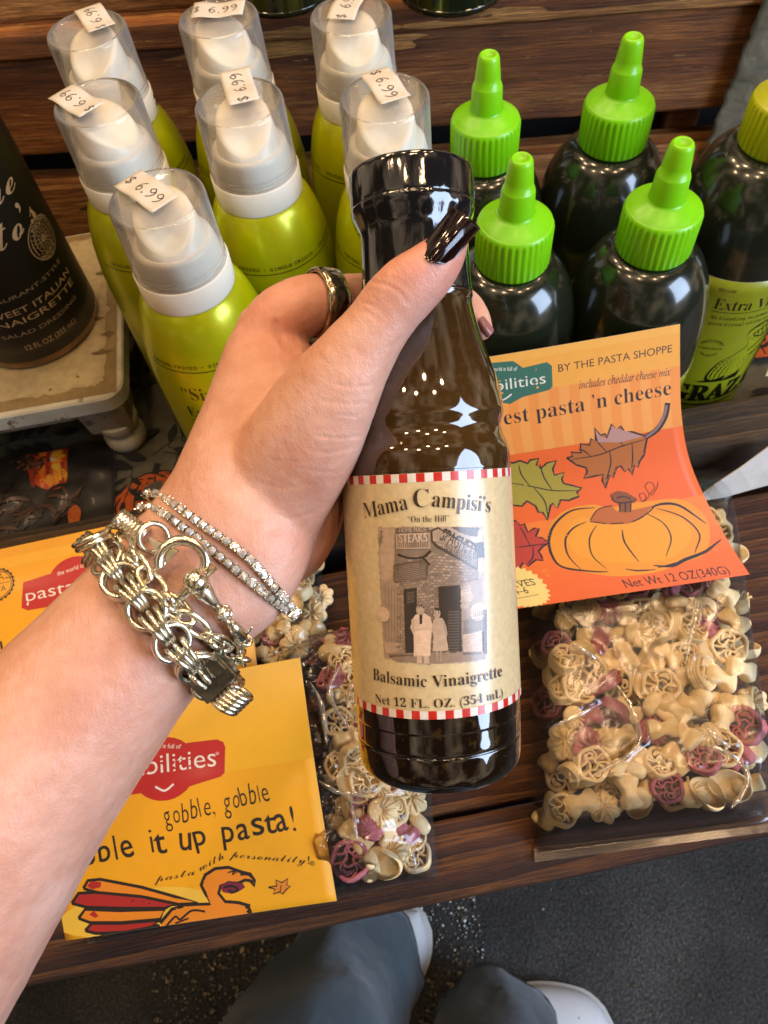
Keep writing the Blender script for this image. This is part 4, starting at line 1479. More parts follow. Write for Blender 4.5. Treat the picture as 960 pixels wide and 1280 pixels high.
def ruffle_piece(seed):
    """turkey tail: a fan with a fluted edge and a short body"""
    bm = bmesh.new()
    out = []
    for k in range(60):
        a = 2 * math.pi * k / 60
        fan = max(0, math.sin(a))
        r = .0070 + .0038 * fan + .0011 * math.cos(a * 13) * fan
        out.append((r * math.cos(a), r * math.sin(a)))
    extr(bm, out, -.0042, .0040, .0012)
    for k in range(8):
        a = .25 + k * (math.pi - .5) / 7
        tube(bm, [(.002 * math.cos(a), .002 * math.sin(a), .0042), (.0095 * math.cos(a), .0095 * math.sin(a), .0040)], [.0006, .0010], 6)
    return bm


KINDS = []
for kname, fn_, w_ in (('wheel', ring_wheel, 3), ('leaf', leaf_piece, 2), ('spool', spool_piece, 3), ('scoop', scoop_piece, 2), ('stem', stem_piece, 2), ('ruffle', ruffle_piece, 2)):
    for var in range(2 if kname in ('wheel',) else 1):
        meshes = []
        for mt in (M_past, M_beet):
            bm = fn_(var + 1)
            rg = random.Random(var)
            for v in bm.verts:
                v.co += Vector((noise.noise(v.co * 150 + Vector((var, 0, 0))), noise.noise(v.co * 150 + Vector((5, var, 0))), noise.noise(v.co * 150 + Vector((0, 9, var))))) * .0003
            bmesh.ops.recalc_face_normals(bm, faces=bm.faces)
            me = bpy.data.meshes.new('pasta_piece'); bm.to_mesh(me); bm.free()
            me.materials.append(mt)
            for p in me.polygons: p.use_smooth = True
            meshes.append(me)
        KINDS += [meshes] * w_


def film_mat(name, tint, hz):
    return clear(name, tint, .20, hz, (.8, .8, .8), .3, (30, .14, .003), 1.42, .06)


M_film = film_mat('bag_film', (.99, .988, .98), .05)
M_film_cool = clear('bag_film_wrinkled', (.97, .975, .98), .15, .10, (.8, .8, .8), .3, (45, .25, .002), 1.40, .05)


def bag_fill(root, P, env, seed, n_a, n_b, arange, brange, frac, tilt=.38, maxn=100):
    rg = random.Random(seed)
    cnt = 0
    spots = []
    for layer, lz in ((0, .30), (1, .80)):
        for j in range(n_b):
            for i in range(n_a):
                a = arange[0] + (arange[1] - arange[0]) * (i + .5 * (j % 2) + .5 * layer + .25 + rg.uniform(-.28, .28)) / (n_a + .5)
                b = brange[0] + (brange[1] - brange[0]) * (j + .5 + rg.uniform(-.25, .25)) / n_b
                if layer == 0 and rg.random() < frac: continue
                spots.append((layer, lz, a, b))
    spots.sort(key=lambda s_: -s_[0])
    fill = bmesh.new()
    for num, (layer, lz, a, b) in enumerate(spots):
        p = P(a, b)
        h = env(a, b)
        z = max(.0055, h * lz - .001)
        mi = 1 if rg.random() < .19 else 0
        me = KINDS[rg.randrange(len(KINDS))][mi]
        k = tilt if rg.random() < .82 else 1.2
        s_ = rg.uniform(.82, 1.02)
        loc = p + Vector((0, 0, z + rg.uniform(-.0045, .0025))) - root.location
        rot = Euler((rg.gauss(0, k * .7), rg.gauss(0, k * .7), rg.uniform(0, 6.28)))
        if num < maxn:
            o = bpy.data.objects.new('pasta_piece', me)
            COL.objects.link(o)
            o.parent = root
            o.location = loc
            o.rotation_euler = rot
            o.scale = (s_, s_, s_)
        else:
            n0 = len(fill.verts); f0 = len(fill.faces)
            fill.from_mesh(me)
            fill.verts.ensure_lookup_table(); fill.faces.ensure_lookup_table()
            M_ = Matrix.Translation(loc) @ rot.to_matrix().to_4x4() @ Matrix.Scale(s_, 4)
            for v in fill.verts[n0:]: v.co = M_ @ v.co
            for f in fill.faces[f0:]: f.material_index = mi
    if len(fill.verts):
        o = build('pasta_bed', fill, [M_past, M_beet], root)
        o['kind'] = 'stuff'
    return len(spots)


def seg_dist(p, a, b):
    ab = b - a
    t_ = max(0, min(1, (p - a).dot(ab) / max(ab.length_squared, 1e-12)))
    return (p - a - ab * t_).length, t_


def bag_film(root, P, env, mat, creases=(), n=110, amp=.0016, seed=0, lift=.0055, name='film'):
    bm = bmesh.new()
    g_ = []
    cr_ = [[Vector(q[:2]) for q in c_] for c_ in creases]
    for j in range(n + 1):
        r = []
        for i in range(n + 1):
            a, b = i / n, j / n
            p = P(a, b)
            e = env(a, b)
            k = min(1, e / .012)
            q = Vector((p.x * 55 + seed, p.y * 55, 0))
            w = (1 - abs(noise.noise(q))) ** 3 + .6 * (1 - abs(noise.noise(q * 2.3 + Vector((4, 1, 0))))) ** 4
            w2 = noise.noise(Vector((p.x * 22 + seed, p.y * 22, 3)))
            z = e + lift * k + amp * (w - .8) * (.35 + .65 * k) + .0022 * w2 * k
            for c_ in cr_:
                for a_, b_ in zip(c_, c_[1:]):
                    d, _ = seg_dist(Vector((p.x, p.y)), a_, b_)
                    if d < .006: z += .0042 * math.exp(-(d / .0013) ** 2)
            r.append(bm.verts.new(Vector((p.x, p.y, max(.0012, z))) - root.location))
        g_.append(r)
    for j in range(n):
        for i in range(n):
            bm.faces.new((g_[j][i], g_[j][i + 1], g_[j + 1][i + 1], g_[j + 1][i]))
    return build(name, bm, mat, root)


M_fold = clear('bag_glint_fold', (.97, .96, .93), .12, .75, (.95, .92, .84), .5, None, 1.5, .16, .30)  # pale haze paints in the bright crease highlights


def glint_folds(root, P_list, z0, rise=.0035):
    """raised folds of film, paled to put the crease highlights into their colour"""
    for L in P_list:
        Q = resample([Vector(q) for q in L], .002, False)
        bm = bmesh.new(); n = len(Q) - 1
        rows = []
        for i, q in enumerate(Q):
            t_ = (Q[min(i + 1, n)] - Q[max(i - 1, 0)]).normalized(); s_ = Vector((-t_.y, t_.x, 0))
            k = math.sin(math.pi * min(1, max(0, (i + .3) / (n + .6)))) ** .6
            w = .0016 * k * (1 + .6 * noise.noise(q * 120)); b = Vector((q.x, q.y, z0)) - root.location
            rows.append([bm.verts.new(b - s_ * w), bm.verts.new(b + Vector((0, 0, rise * k)) + s_ * .0006 * k), bm.verts.new(b + s_ * w * .7)])
        for a_, b_ in zip(rows, rows[1:]):
            for k in range(2): bm.faces.new((a_[k], a_[k + 1], b_[k + 1], b_[k]))
        build('glint_fold', bm, M_fold, root)


def resample(P, step, closed=True):
    Q = P + [P[0]] if closed else P
    L_ = [0]
    for a, b in zip(Q, Q[1:]): L_.append(L_[-1] + (b - a).length)
    n = max(4, round(L_[-1] / step))
    out = []; k = 0
    for i in range(n if closed else n + 1):
        s_ = L_[-1] * i / n
        while k < len(L_) - 2 and L_[k + 1] < s_: k += 1
        t_ = (s_ - L_[k]) / max(1e-9, L_[k + 1] - L_[k])
        out.append(Q[k].lerp(Q[k + 1], t_))
    return out


def bil(BL, BR, TL, TR):
    def P(a, b):
        q = BL.lerp(BR, a).lerp(TL.lerp(TR, a), b)
        return Vector((q.x, q.y, 0))
    return P


def sq_(x): return math.sqrt(max(0, x))


# ---------------------------------------------------------------- right bag, orange card
rb = empty('pasta_bag', Vector((.13, .12, 0)))
tag(rb, 'clear pasta bag with orange pumpkin card, leaning on the rail at the right', 'pasta bag', 'bags of shaped pasta with folded cards')
P = bil(at(668, 1078, 0), at(962, 1040, 0), at(655, 640, 0), at(905, 615, 0))
def env(a, b):
    return .034 * min(1, sq_(a * 9)) * min(1, sq_((1 - a) * 9)) * min(1, sq_(max(0, b - .035) * 9)) * (1 - .25 * max(0, (b - .75) / .25))
bag_fill(rb, P, env, 3, 10, 12, (.055, .95), (.075, .90), .30)
creases = [[at(x, y, .03) for x, y in L] for L in (((770, 853), (790, 890), (801, 930), (775, 952), (740, 968)), ((673, 912), (743, 882)), ((878, 730), (866, 780), (857, 830)), ((880, 903), (912, 935)), ((716, 805), (745, 823)), ((905, 940), (930, 985), (925, 1005)), ((690, 770), (720, 800)))]
bag_film(rb, P, env, M_film, creases, seed=2, amp=.0005, lift=.0085)

glint_folds(rb, [[at(x, y, .043) for x, y in crom(L, 5)] for L in (((770, 853), (790, 885), (800, 925), (776, 950), (741, 968)), ((692, 906), (718, 896), (744, 882)), ((880, 728), (868, 780), (857, 830)), ((880, 903), (893, 920), (914, 934)), ((716, 805), (745, 823)), ((908, 938), (934, 965), (930, 990), (915, 1010)), ((884, 930), (925, 948)))], .0415)
# card: its right edge traced, its width laid out to the left
EDGE = [at(937, 718, .052), at(910, 676, .062), at(885, 630, .075), at(862, 575, .094), at(852, 520, .116), at(850, 460, .138), at(850, 405, .158)]
d0 = (at(650, 760, .052) - EDGE[0]).normalized(); d1 = (at(640, 440, .158) - EDGE[-1]).normalized()
WC = .160
LEN = [0]
for a_, b_ in zip(EDGE, EDGE[1:]): LEN.append(LEN[-1] + (b_ - a_).length)
def edge_pt(v):
    L_ = LEN[-1]
    if v <= 0: return EDGE[0] + (EDGE[0] - EDGE[1]).normalized() * (-v)
    if v >= L_: return EDGE[-1] + (EDGE[-1] - EDGE[-2]).normalized() * (v - L_)
    for k in range(len(LEN) - 1):
        if v <= LEN[k + 1]:
            t_ = (v - LEN[k]) / (LEN[k + 1] - LEN[k])
            p0 = EDGE[max(k - 1, 0)]; p1 = EDGE[k]; p2 = EDGE[k + 1]; p3 = EDGE[min(k + 2, len(EDGE) - 1)]
            return 0.5 * ((2 * p1) + (p2 - p0) * t_ + (2 * p0 - 5 * p1 + 4 * p2 - p3) * t_ * t_ + (3 * p1 - p0 - 3 * p2 + p3) * t_ ** 3)
def card_fn(org):
    def f(u, v, h):
        q = min(1, max(0, v / LEN[-1]))
        d = d0.lerp(d1, q).normalized()
        e = 1e-4
        tv = edge_pt(v + e) - edge_pt(v - e)
        nn = (-d).cross(tv).normalized()
        bow = .0025 * math.sin(math.pi * min(1, max(0, u / WC)))
        return edge_pt(v) + d * (WC - u) + nn * (h + bow) - org
    return f
CF = card_fn(rb.location)
sh = Sheet(CF, Matrix.Translation(rb.location), (WC * .8, LEN[-1] * .5))
def rc(x, y): return sh.px(620 + x / 2.8235, 420 + y / 2.8235)
def RP(A, P_, col, smooth=False): (A.curve if smooth else A.poly)([rc(*q) for q in P_], col)
A = Art()
L_ = LEN[-1]
K = '#2a1712'
def mpx(x, y): return sh.m(620 + x / 2.8235, 420 + y / 2.8235) / 2.8235
v1 = rc(500, 345)[1]; v2 = rc(500, 130)[1]
for k in range(8):      # printed blend of the orange ground
    A.rect(0, 0, WC, v1 * (1 - k / 8) * .55, ('#f27e1c', '#f27a1a', '#f17618', '#f17216', '#f06e14', '#f06a12', '#ef6711', '#ef6510')[k])
A.rect(0, v1, WC, L_, '#ee9236')
for k in range(14):
    A.rect(k * WC / 14, v1, k * WC / 14 + WC / 28, v2, '#f1a046')
A.rect(0, v2, WC, L_, '#f0a838')
A.rect(0, v2 + (L_ - v2) * .72, WC, L_, '#f1b042')
GRN = '#2f6b57'
RP(A, [(-190, 165), (-60, 140), (-20, 95), (60, 88), (95, 112), (180, 92), (197, 105), (200, 178), (188, 190), (95, 215), (50, 240), (-20, 230), (-60, 205), (-180, 235), (-198, 220)], GRN)
sh.text(A, 'pastabilities', (620 - 150 / 2.8235, 420 + 218 / 2.8235), (620 + 176 / 2.8235, 420 + 166 / 2.8235), 14, '#f3efe0', thin=-.004)
sh.text(A, 'the world is full of', (620 - 40 / 2.8235, 420 + 124 / 2.8235), (620 + 74 / 2.8235, 420 + 122 / 2.8235), 5, '#f3efe0')
A.line([rc(-20, 208), rc(20, 226), rc(55, 205)], mpx(20, 210) * 5, '#f3efe0')
sh.text(A, 'BY THE PASTA SHOPPE', (698, 465), (840, 440), 9.5, K)
sh.text(A, 'includes cheddar cheese mix', (724, 486), (838, 469), 10, '#4a2012', 'ital', thin=.006)
sh.text(A, 'Harvest pasta \u2019n cheese', (572, 541), (839, 493), 19, K, 'serif', thin=-.008)
def leaf(P_, fill, veins, w=5):
    w = w * 1.45
    A.poly([rc(*q) for q in P_], fill)
    for q in (P_ + [P_[0]],): A.line([rc(*r) for r in q], mpx(300, 400) * w, K, smooth=False)
    for vv in veins: A.line([rc(*r) for r in vv], mpx(300, 400) * w * .7, K, taper=.6)
leaf([(250, 430), (270, 425), (265, 410), (300, 412), (298, 380), (330, 385), (335, 362), (352, 370), (350, 325), (368, 350), (385, 345), (392, 360), (408, 310), (425, 330), (440, 318), (455, 340), (480, 338), (525, 352), (532, 365), (522, 420), (508, 440), (500, 462), (488, 455), (480, 490), (468, 468), (455, 478), (440, 458), (425, 465), (412, 500), (400, 490), (386, 537), (375, 510), (378, 488), (345, 495), (310, 502), (322, 480), (318, 465), (285, 455)], '#b5651d',
     [[(525, 365), (440, 390), (360, 420), (262, 436)], [(450, 388), (420, 350), (405, 325)], [(390, 408), (360, 375), (350, 345)], [(480, 378), (482, 430), (478, 470)], [(400, 405), (405, 450), (388, 510)], [(335, 426), (310, 405), (290, 400)]], 5)
A.poly([rc(*q) for q in [(350, 330), (368, 352), (392, 362), (408, 318), (440, 330), (520, 354), (440, 375), (360, 375)]], '#b98a80')
A.line([rc(526, 358), rc(568, 330), rc(596, 285), rc(606, 236)], mpx(560, 300) * 20, K); A.line([rc(528, 357), rc(566, 328), rc(592, 284), rc(602, 244)], mpx(560, 300) * 10, '#8d6a63')
leaf([(-40, 500), (20, 440), (60, 448), (85, 440), (112, 450), (120, 438), (150, 432), (142, 455), (158, 468), (180, 448), (212, 440), (200, 470), (206, 492), (240, 482), (232, 505), (238, 520), (270, 528), (302, 536), (285, 552), (292, 566), (255, 580), (228, 578), (216, 606), (200, 590), (192, 598), (180, 650), (165, 622), (150, 622), (140, 600), (110, 582), (90, 600), (70, 598), (30, 590)], '#a8962a',
     [[(290, 545), (200, 545), (120, 530), (0, 510)], [(200, 545), (170, 500), (155, 450)], [(130, 532), (170, 580), (182, 630)], [(120, 530), (90, 490), (80, 455)]], 5)
leaf([(10, 660), (70, 652), (85, 668), (100, 662), (112, 692), (135, 678), (152, 680), (140, 708), (162, 712), (188, 730), (165, 742), (150, 760), (160, 775), (165, 792), (140, 790), (112, 812), (95, 800), (78, 828), (60, 806), (0, 800)], '#c03b22',
     [[(185, 732), (120, 740), (40, 750)], [(120, 740), (100, 700), (85, 675)], [(130, 742), (130, 780), (110, 805)]], 5)
RP(A, [(185, 720), (195, 660), (250, 612), (340, 595), (400, 605), (470, 590), (560, 580), (640, 575), (700, 600), (745, 650), (755, 710), (735, 770), (660, 800), (560, 835), (430, 848), (320, 835), (240, 815), (200, 780)], '#f09410', True)
RP(A, [(250, 690), (300, 640), (420, 665), (540, 630), (640, 640), (690, 700), (640, 770), (500, 800), (340, 790), (265, 750)], '#f29e14', True)
for P_, w in (([(348, 606), (270, 615), (215, 655), (187, 715), (198, 775), (235, 815), (330, 830), (395, 832)], 7), ([(320, 655), (270, 680), (245, 720), (255, 775), (300, 825)], 5), ([(355, 668), (330, 715), (340, 775), (390, 822)], 4),
              ([(445, 682), (455, 730), (505, 798)], 5), ([(520, 622), (590, 660), (618, 715), (600, 778)], 4), ([(565, 608), (660, 640), (718, 700), (702, 765)], 5), ([(545, 606), (590, 592), (650, 600), (742, 662)], 8), ([(455, 822), (500, 828), (565, 824)], 4), ([(555, 810), (620, 812), (665, 790), (740, 760), (795, 718)], 8), ([(570, 818), (640, 800), (663, 792)], 4)):
    A.line([rc(*q) for q in P_], mpx(450, 700) * w * 1.4, K, taper=.7)
RP(A, [(330, 652), (360, 612), (405, 598), (430, 620), (490, 612), (555, 598), (520, 635), (470, 662), (400, 665)], '#c0641a')
A.line([rc(*q) for q in [(332, 655), (400, 662), (480, 655), (530, 628), (565, 595)]], mpx(450, 700) * 5, K)
A.line([rc(*q) for q in [(332, 650), (360, 612), (410, 598)]], mpx(450, 700) * 4, K)
RP(A, [(405, 558), (430, 546), (462, 552), (498, 575), (490, 588), (478, 590), (474, 622), (438, 622), (430, 588), (408, 580)], '#8a4a1c')
for P_ in ([(405, 560), (420, 585), (460, 588), (495, 578)], [(438, 590), (436, 620)], [(456, 590), (456, 622)], [(476, 590), (474, 620)], [(425, 572), (450, 566), (475, 575)]): A.line([rc(*q) for q in P_], mpx(450, 580) * 5, K)
A.line([rc(*q) for q in [(512, 585), (528, 575), (524, 556), (506, 560), (520, 585), (540, 560), (526, 530), (545, 515), (560, 535), (545, 555), (552, 560), (568, 535), (572, 515)]], mpx(530, 560) * 2.6, '#7a2c12')
sx_, sy_ = rc(92, 892)
A.disc(sx_, sy_, mpx(92, 892) * 96, '#f7d779', star=.13, pts=26)
sh.text(A, 'SERVES', (620 + 22 / 2.8235, 420 + 896 / 2.8235), (620 + 142 / 2.8235, 420 + 878 / 2.8235), 8.2, K)
sh.text(A, '4\u20136', (620 + 70 / 2.8235, 420 + 914 / 2.8235), (620 + 118 / 2.8235, 420 + 907 / 2.8235), 8.2, K)
A.line([rc(20, 872), rc(135, 858)], mpx(92, 892) * 2, K); A.line([rc(20, 936), rc(152, 912)], mpx(92, 892) * 2, K)
sh.text(A, 'Net Wt 12 OZ(340G)', (620 + 460 / 2.8235, 420 + 889 / 2.8235), (620 + 828 / 2.8235, 420 + 838 / 2.8235), 10.5, K)
A.build('card', (0, 0, WC, L_), CF, '#ef6510', print_mat('orange_card', .62, .05, .02, .04), rb, nu=24, nv=48, maxlen=.004, lift=1.2e-6, back=5e-4)

# ---------------------------------------------------------------- front left bag, yellow turkey card
lb_ = empty('pasta_bag', Vector((-.1, .1, 0)))
tag(lb_, 'clear pasta bag with yellow turkey card at the front edge of the table', 'pasta bag', 'bags of shaped pasta with folded cards')
P = bil(at(110, 1180, 0), at(548, 1098, 0), at(60, 860, 0), at(520, 780, 0))
def env(a, b):
    return (.032 if a > .69 else .014 + .018 * max(0, (a - .62) / .07)) * min(1, sq_(a * 6)) * min(1, sq_((1 - a) * 7)) * min(1, sq_(b * 7)) * min(1, sq_((1 - b) * 7))
bag_fill(lb_, P, env, 41, 5, 11, (.745, .965), (.05, .96), .4, .45)
creases = [[at(x, y, .03) for x, y in L] for L in (((380, 850), (405, 905), (420, 960)), ((425, 830), (410, 880), (440, 930)), ((400, 980), (440, 1000), (470, 985)), ((440, 1010), (450, 1060)), ((390, 870), (440, 860)), ((520, 1060), (500, 1110)))]
bag_film(lb_, P, env, M_film_cool, creases, seed=9, amp=.0028)
glint_folds(lb_, [[at(x, y, .041) for x, y in crom(L, 5)] for L in (((386, 850), (402, 880), (408, 930)), ((425, 830), (412, 868), (440, 915)), ((398, 975), (432, 992), (470, 982)), ((438, 1000), (446, 1050)), ((510, 1050), (520, 1085)))], .039, .003)
CT = [at(52, 888, .042), at(375, 822, .046), at(82, 1176, .024), at(421, 1126, .027)]     # TL TR BL BR
Wl = (CT[3] - CT[2]).length; Hl = (CT[1] - CT[3]).length
def cf2(u, v, h):
    a, b = u / Wl, v / Hl
    p = CT[2].lerp(CT[3], a).lerp(CT[0].lerp(CT[1], a), b)
    return p + Vector((0, 0, h + .007 * math.sin(math.pi * min(1, max(0, b))) + .003 * math.sin(math.pi * min(1, max(0, a))))) - lb_.location
sh = Sheet(cf2, Matrix.Translation(lb_.location), (Wl * .6, Hl * .5))
def yc(x, y): return sh.px(40 + x / 2.4, 800 + y / 2.4)
def mp2(x, y): return sh.m(40 + x / 2.4, 800 + y / 2.4) / 2.4
def YT(body, x0, y0, x1, y1, h, col, style='sans', **kw): sh.text(A, body, (40 + x0 / 2.4, 800 + y0 / 2.4), (40 + x1 / 2.4, 800 + y1 / 2.4), h / 2.4, col, style, **kw)
def jot(words, x0, y0, x1, y1, h, col, seed=1, style='sans', thin=.008):
    """hand-drawn looking lettering: every letter a little off its line"""
    rg = random.Random(seed)
    w = [.5 if ch == ' ' else 0.34 if ch in "il,!t'" else .62 for ch in words]
    tot = sum(w); acc = 0
    for ch, ww in zip(words, w):
        if ch != ' ':
            f0 = (acc + .07) / tot; f1 = (acc + ww - .07) / tot
            dy = rg.uniform(-.05, .05) * h; k = rg.uniform(-.05, .05) * (y1 - y0)
            xa, ya = x0 + (x1 - x0) * f0, y0 + (y1 - y0) * f0 + dy
            xb, yb = x0 + (x1 - x0) * f1, y0 + (y1 - y0) * f1 + dy + (rg.uniform(-.06, .06) * h if ch not in "il,!t'" else 0)
            YT(ch, xa, ya, xb, yb, h * rg.uniform(.92, 1.12), col, style, thin=thin - (.02 if ch in "il,!" else 0), shear=rg.uniform(-.06, .06), fit=ch not in "il,!t'")
        acc += ww
A = Art()
for k in range(10): A.rect(0, Hl * (.55 + .045 * k), Wl, Hl, ('#f9b818', '#f9b81a', '#f9b91e', '#f9ba24', '#f9bb2a', '#f9bc2f', '#f8bd36', '#f8be3d', '#f8bf44', '#f7c04c')[k])
# paler patch behind the turkey at the card's foot
RP2 = lambda P_, col, sm=True: (A.curve if sm else A.poly)([yc(*q) for q in P_], col)
RP2([(90, 830), (200, 770), (420, 740), (560, 770), (600, 830), (400, 900), (120, 885)], '#f7c53f')
RED = '#c3141a'
bx, by = yc(395, 385)
A.disc(bx, by, mp2(395, 385) * 98, RED)
RP2([(180, 372), (470, 308), (555, 298), (574, 306), (580, 322), (578, 398), (566, 410), (470, 440), (190, 480), (172, 468)], RED, False)
YT('pastabilities', 172, 428, 553, 378, 58, '#f6f0e2', thin=-.004)
YT('\u00ae', 551, 346, 562, 344, 9, '#f6f0e2')
YT('the world is full of', 318, 322, 446, 326, 14, '#f6f0e2')
A.line([yc(370, 440), yc(398, 452), yc(425, 432)], mp2(395, 440) * 6, '#f6f0e2')
K = '#201510'
jot('gobble, gobble', 398, 560, 718, 478, 62, K, 3, thin=-.006)
jot('gobble it up pasta!', 60, 690, 802, 570, 74, K, 5, thin=.006)
YT('pasta', 366, 728, 490, 704, 22, K, 'script', thin=-.006)
YT('with', 505, 694, 578, 655, 24, K, 'script', thin=-.006)
YT('personality!', 592, 652, 832, 672, 24, K, 'script', thin=-.006)
YT('\u00ae', 834, 678, 850, 676, 14, K)
tw = mp2(350, 800)
def TL(P_, w, closed=False, sm=True, tp=0): A.line([yc(*q) for q in P_], tw * w, K, closed=closed, smooth=sm, taper=tp)
FE = [([(155, 745), (168, 722), (205, 718), (330, 742), (430, 770), (500, 790), (400, 795), (270, 775), (175, 752)], '#f08d17'),
      ([(120, 790), (140, 760), (190, 757), (330, 770), (435, 792), (400, 805), (270, 805), (165, 802)], '#b5231f'),
      ([(140, 835), (160, 808), (260, 812), (400, 808), (385, 838), (270, 848), (175, 848)], '#f08d17'),
      ([(160, 872), (180, 850), (270, 850), (385, 840), (360, 862), (260, 880), (190, 880)], '#b5231f'),
      ([(195, 905), (215, 880), (300, 875), (380, 856), (400, 880), (300, 900), (220, 908)], '#f08d17')]
for P_, col in FE:
    RP2(P_, col, False); TL(P_ + [P_[0]], 9, sm=False)
RP2([(165, 738), (178, 724), (208, 726), (206, 742), (180, 748)], '#b5231f', False)
RP2([(172, 824), (186, 812), (200, 828), (190, 834)], '#b5231f', False)
BODY = [(385, 850), (420, 808), (470, 794), (535, 792), (520, 760), (508, 735), (520, 705), (550, 686), (590, 682), (628, 696), (655, 702), (668, 722), (668, 738), (655, 722), (640, 720), (618, 730), (590, 728), (566, 738), (560, 760), (580, 785), (620, 788), (655, 798), (660, 818), (640, 840), (560, 872), (470, 885), (405, 880)]
RP2(BODY, '#ee8d1a', False); TL(BODY[:22], 9, sm=False)
RP2([(588, 726), (565, 738), (572, 756), (600, 762), (622, 754), (640, 742), (632, 730)], '#7c1c3c', False)
TL([(575, 742), (600, 738), (618, 748), (605, 756), (590, 750)], 7); TL([(588, 698), (604, 694), (614, 700)], 4); A.disc(*yc(604, 701), tw * 4, K)
TL([(625, 704), (650, 705), (666, 722), (655, 724)], 6); TL([(400, 862), (430, 830), (445, 838), (480, 812), (520, 815)], 6); TL([(430, 850), (470, 835)], 5)
TL([(640, 800), (652, 806), (656, 820), (645, 812)], 8)
MB = [(710, 742), (735, 738), (732, 720), (750, 728), (768, 716), (764, 736), (776, 738), (764, 748), (752, 762), (744, 756), (724, 762), (730, 748)]
RP2(MB, '#e58a22', False); TL(MB + [MB[0]], 3.5, sm=False); TL([(744, 756), (748, 735)], 3)
A.build('card', (0, 0, Wl, Hl), cf2, '#f7ae0a', print_mat('yellow_card', .62, .05, .02, .04), lb_, nu=24, nv=30, maxlen=.005, lift=2.2e-6, back=5e-4)

# ---------------------------------------------------------------- rear left bag, yellow card under the wrist
bb = empty('pasta_bag', Vector((-.15, .2, 0)))
tag(bb, 'clear pasta bag with yellow card and round seal, half hidden under the wrist', 'pasta bag', 'bags of shaped pasta with folded cards')
P = bil(at(150, 900, 0), at(425, 850, 0), at(200, 720, 0), at(398, 690, 0))
def env(a, b):
    return .028 * (1 if a > .62 else .5) * min(1, sq_(a * 6)) * min(1, sq_((1 - a) * 7)) * min(1, sq_(b * 7)) * min(1, sq_((1 - b) * 7))
bag_fill(bb, P, env, 15, 5, 6, (.5, .98), (.12, .96), .5, .6, 60)
bag_film(bb, P, env, M_film_cool, [[at(x, y, .03) for x, y in L] for L in (((350, 740), (380, 790)), ((400, 720), (395, 770), (425, 800)))], n=70, seed=19, amp=.0028)
CT2 = [at(-90, 706, .060), at(300, 622, .060), at(-60, 905, .036), at(322, 838, .036)]
Wb = (CT2[1] - CT2[0]).length; Hb = (CT2[1] - CT2[3]).length
def cf3(u, v, h):
    a, b = u / Wb, v / Hb
    p = CT2[2].lerp(CT2[3], a).lerp(CT2[0].lerp(CT2[1], a), b)
    return p + Vector((0, 0, h + .005 * math.sin(math.pi * min(1, max(0, b))))) - bb.location
sh = Sheet(cf3, Matrix.Translation(bb.location), (Wb * .4, Hb * .6))
A = Art()
A.rect(0, Hb * .86, Wb, Hb, '#f6b62a'); A.rect(0, Hb * .93, Wb, Hb, '#f2ab20')
bp = sh.px(88, 728); mm = sh.m(60, 740)
A.disc(bp[0] + .003, bp[1] + .001, mm * 33, RED)
A.poly([sh.px(*q) for q in ((29, 728), (60, 718), (130, 700), (175, 690), (178, 722), (170, 738), (100, 752), (35, 763), (27, 760))], RED)
sh.text(A, 'pastabilities', (33, 752), (172, 722), 15.5, '#f6f0e2', thin=-.004)
sh.text(A, 'the world is full of', (72, 720), (122, 703), 5.5, '#f6f0e2')
q = sh.px(-6, 731); K = '#2a1a10'
A.disc(*q, mm * 25, K, star=.09, pts=24); A.disc(*q, mm * 21.5, '#f7ae0a'); A.disc(*q, mm * 20.5, K); A.disc(*q, mm * 19.5, '#f7ae0a')
sh.text(A, 'REAL', (-22, 730), (14, 722), 8.5, K); sh.text(A, 'PASTA', (-20, 744), (8, 738), 7, K)
A.line([sh.px(-22, 720), sh.px(9, 714)], mm * .8, K); A.line([sh.px(-22, 734), sh.px(12, 727)], mm * .8, K)
for k, ch in enumerate('gobble'):
    sh.text(A, ch, (-62 + 22 * k, 838 - 4 * k), (-48 + 22 * k, 835 - 4 * k), 26, K, thin=-.004, fit=ch != 'l')
A.build('card', (0, 0, Wb, Hb), cf3, '#f7ae0a', print_mat('amber_card', .5, .05, .02, .04), bb, nu=20, nv=16, maxlen=.006, lift=4e-6, back=5e-4)


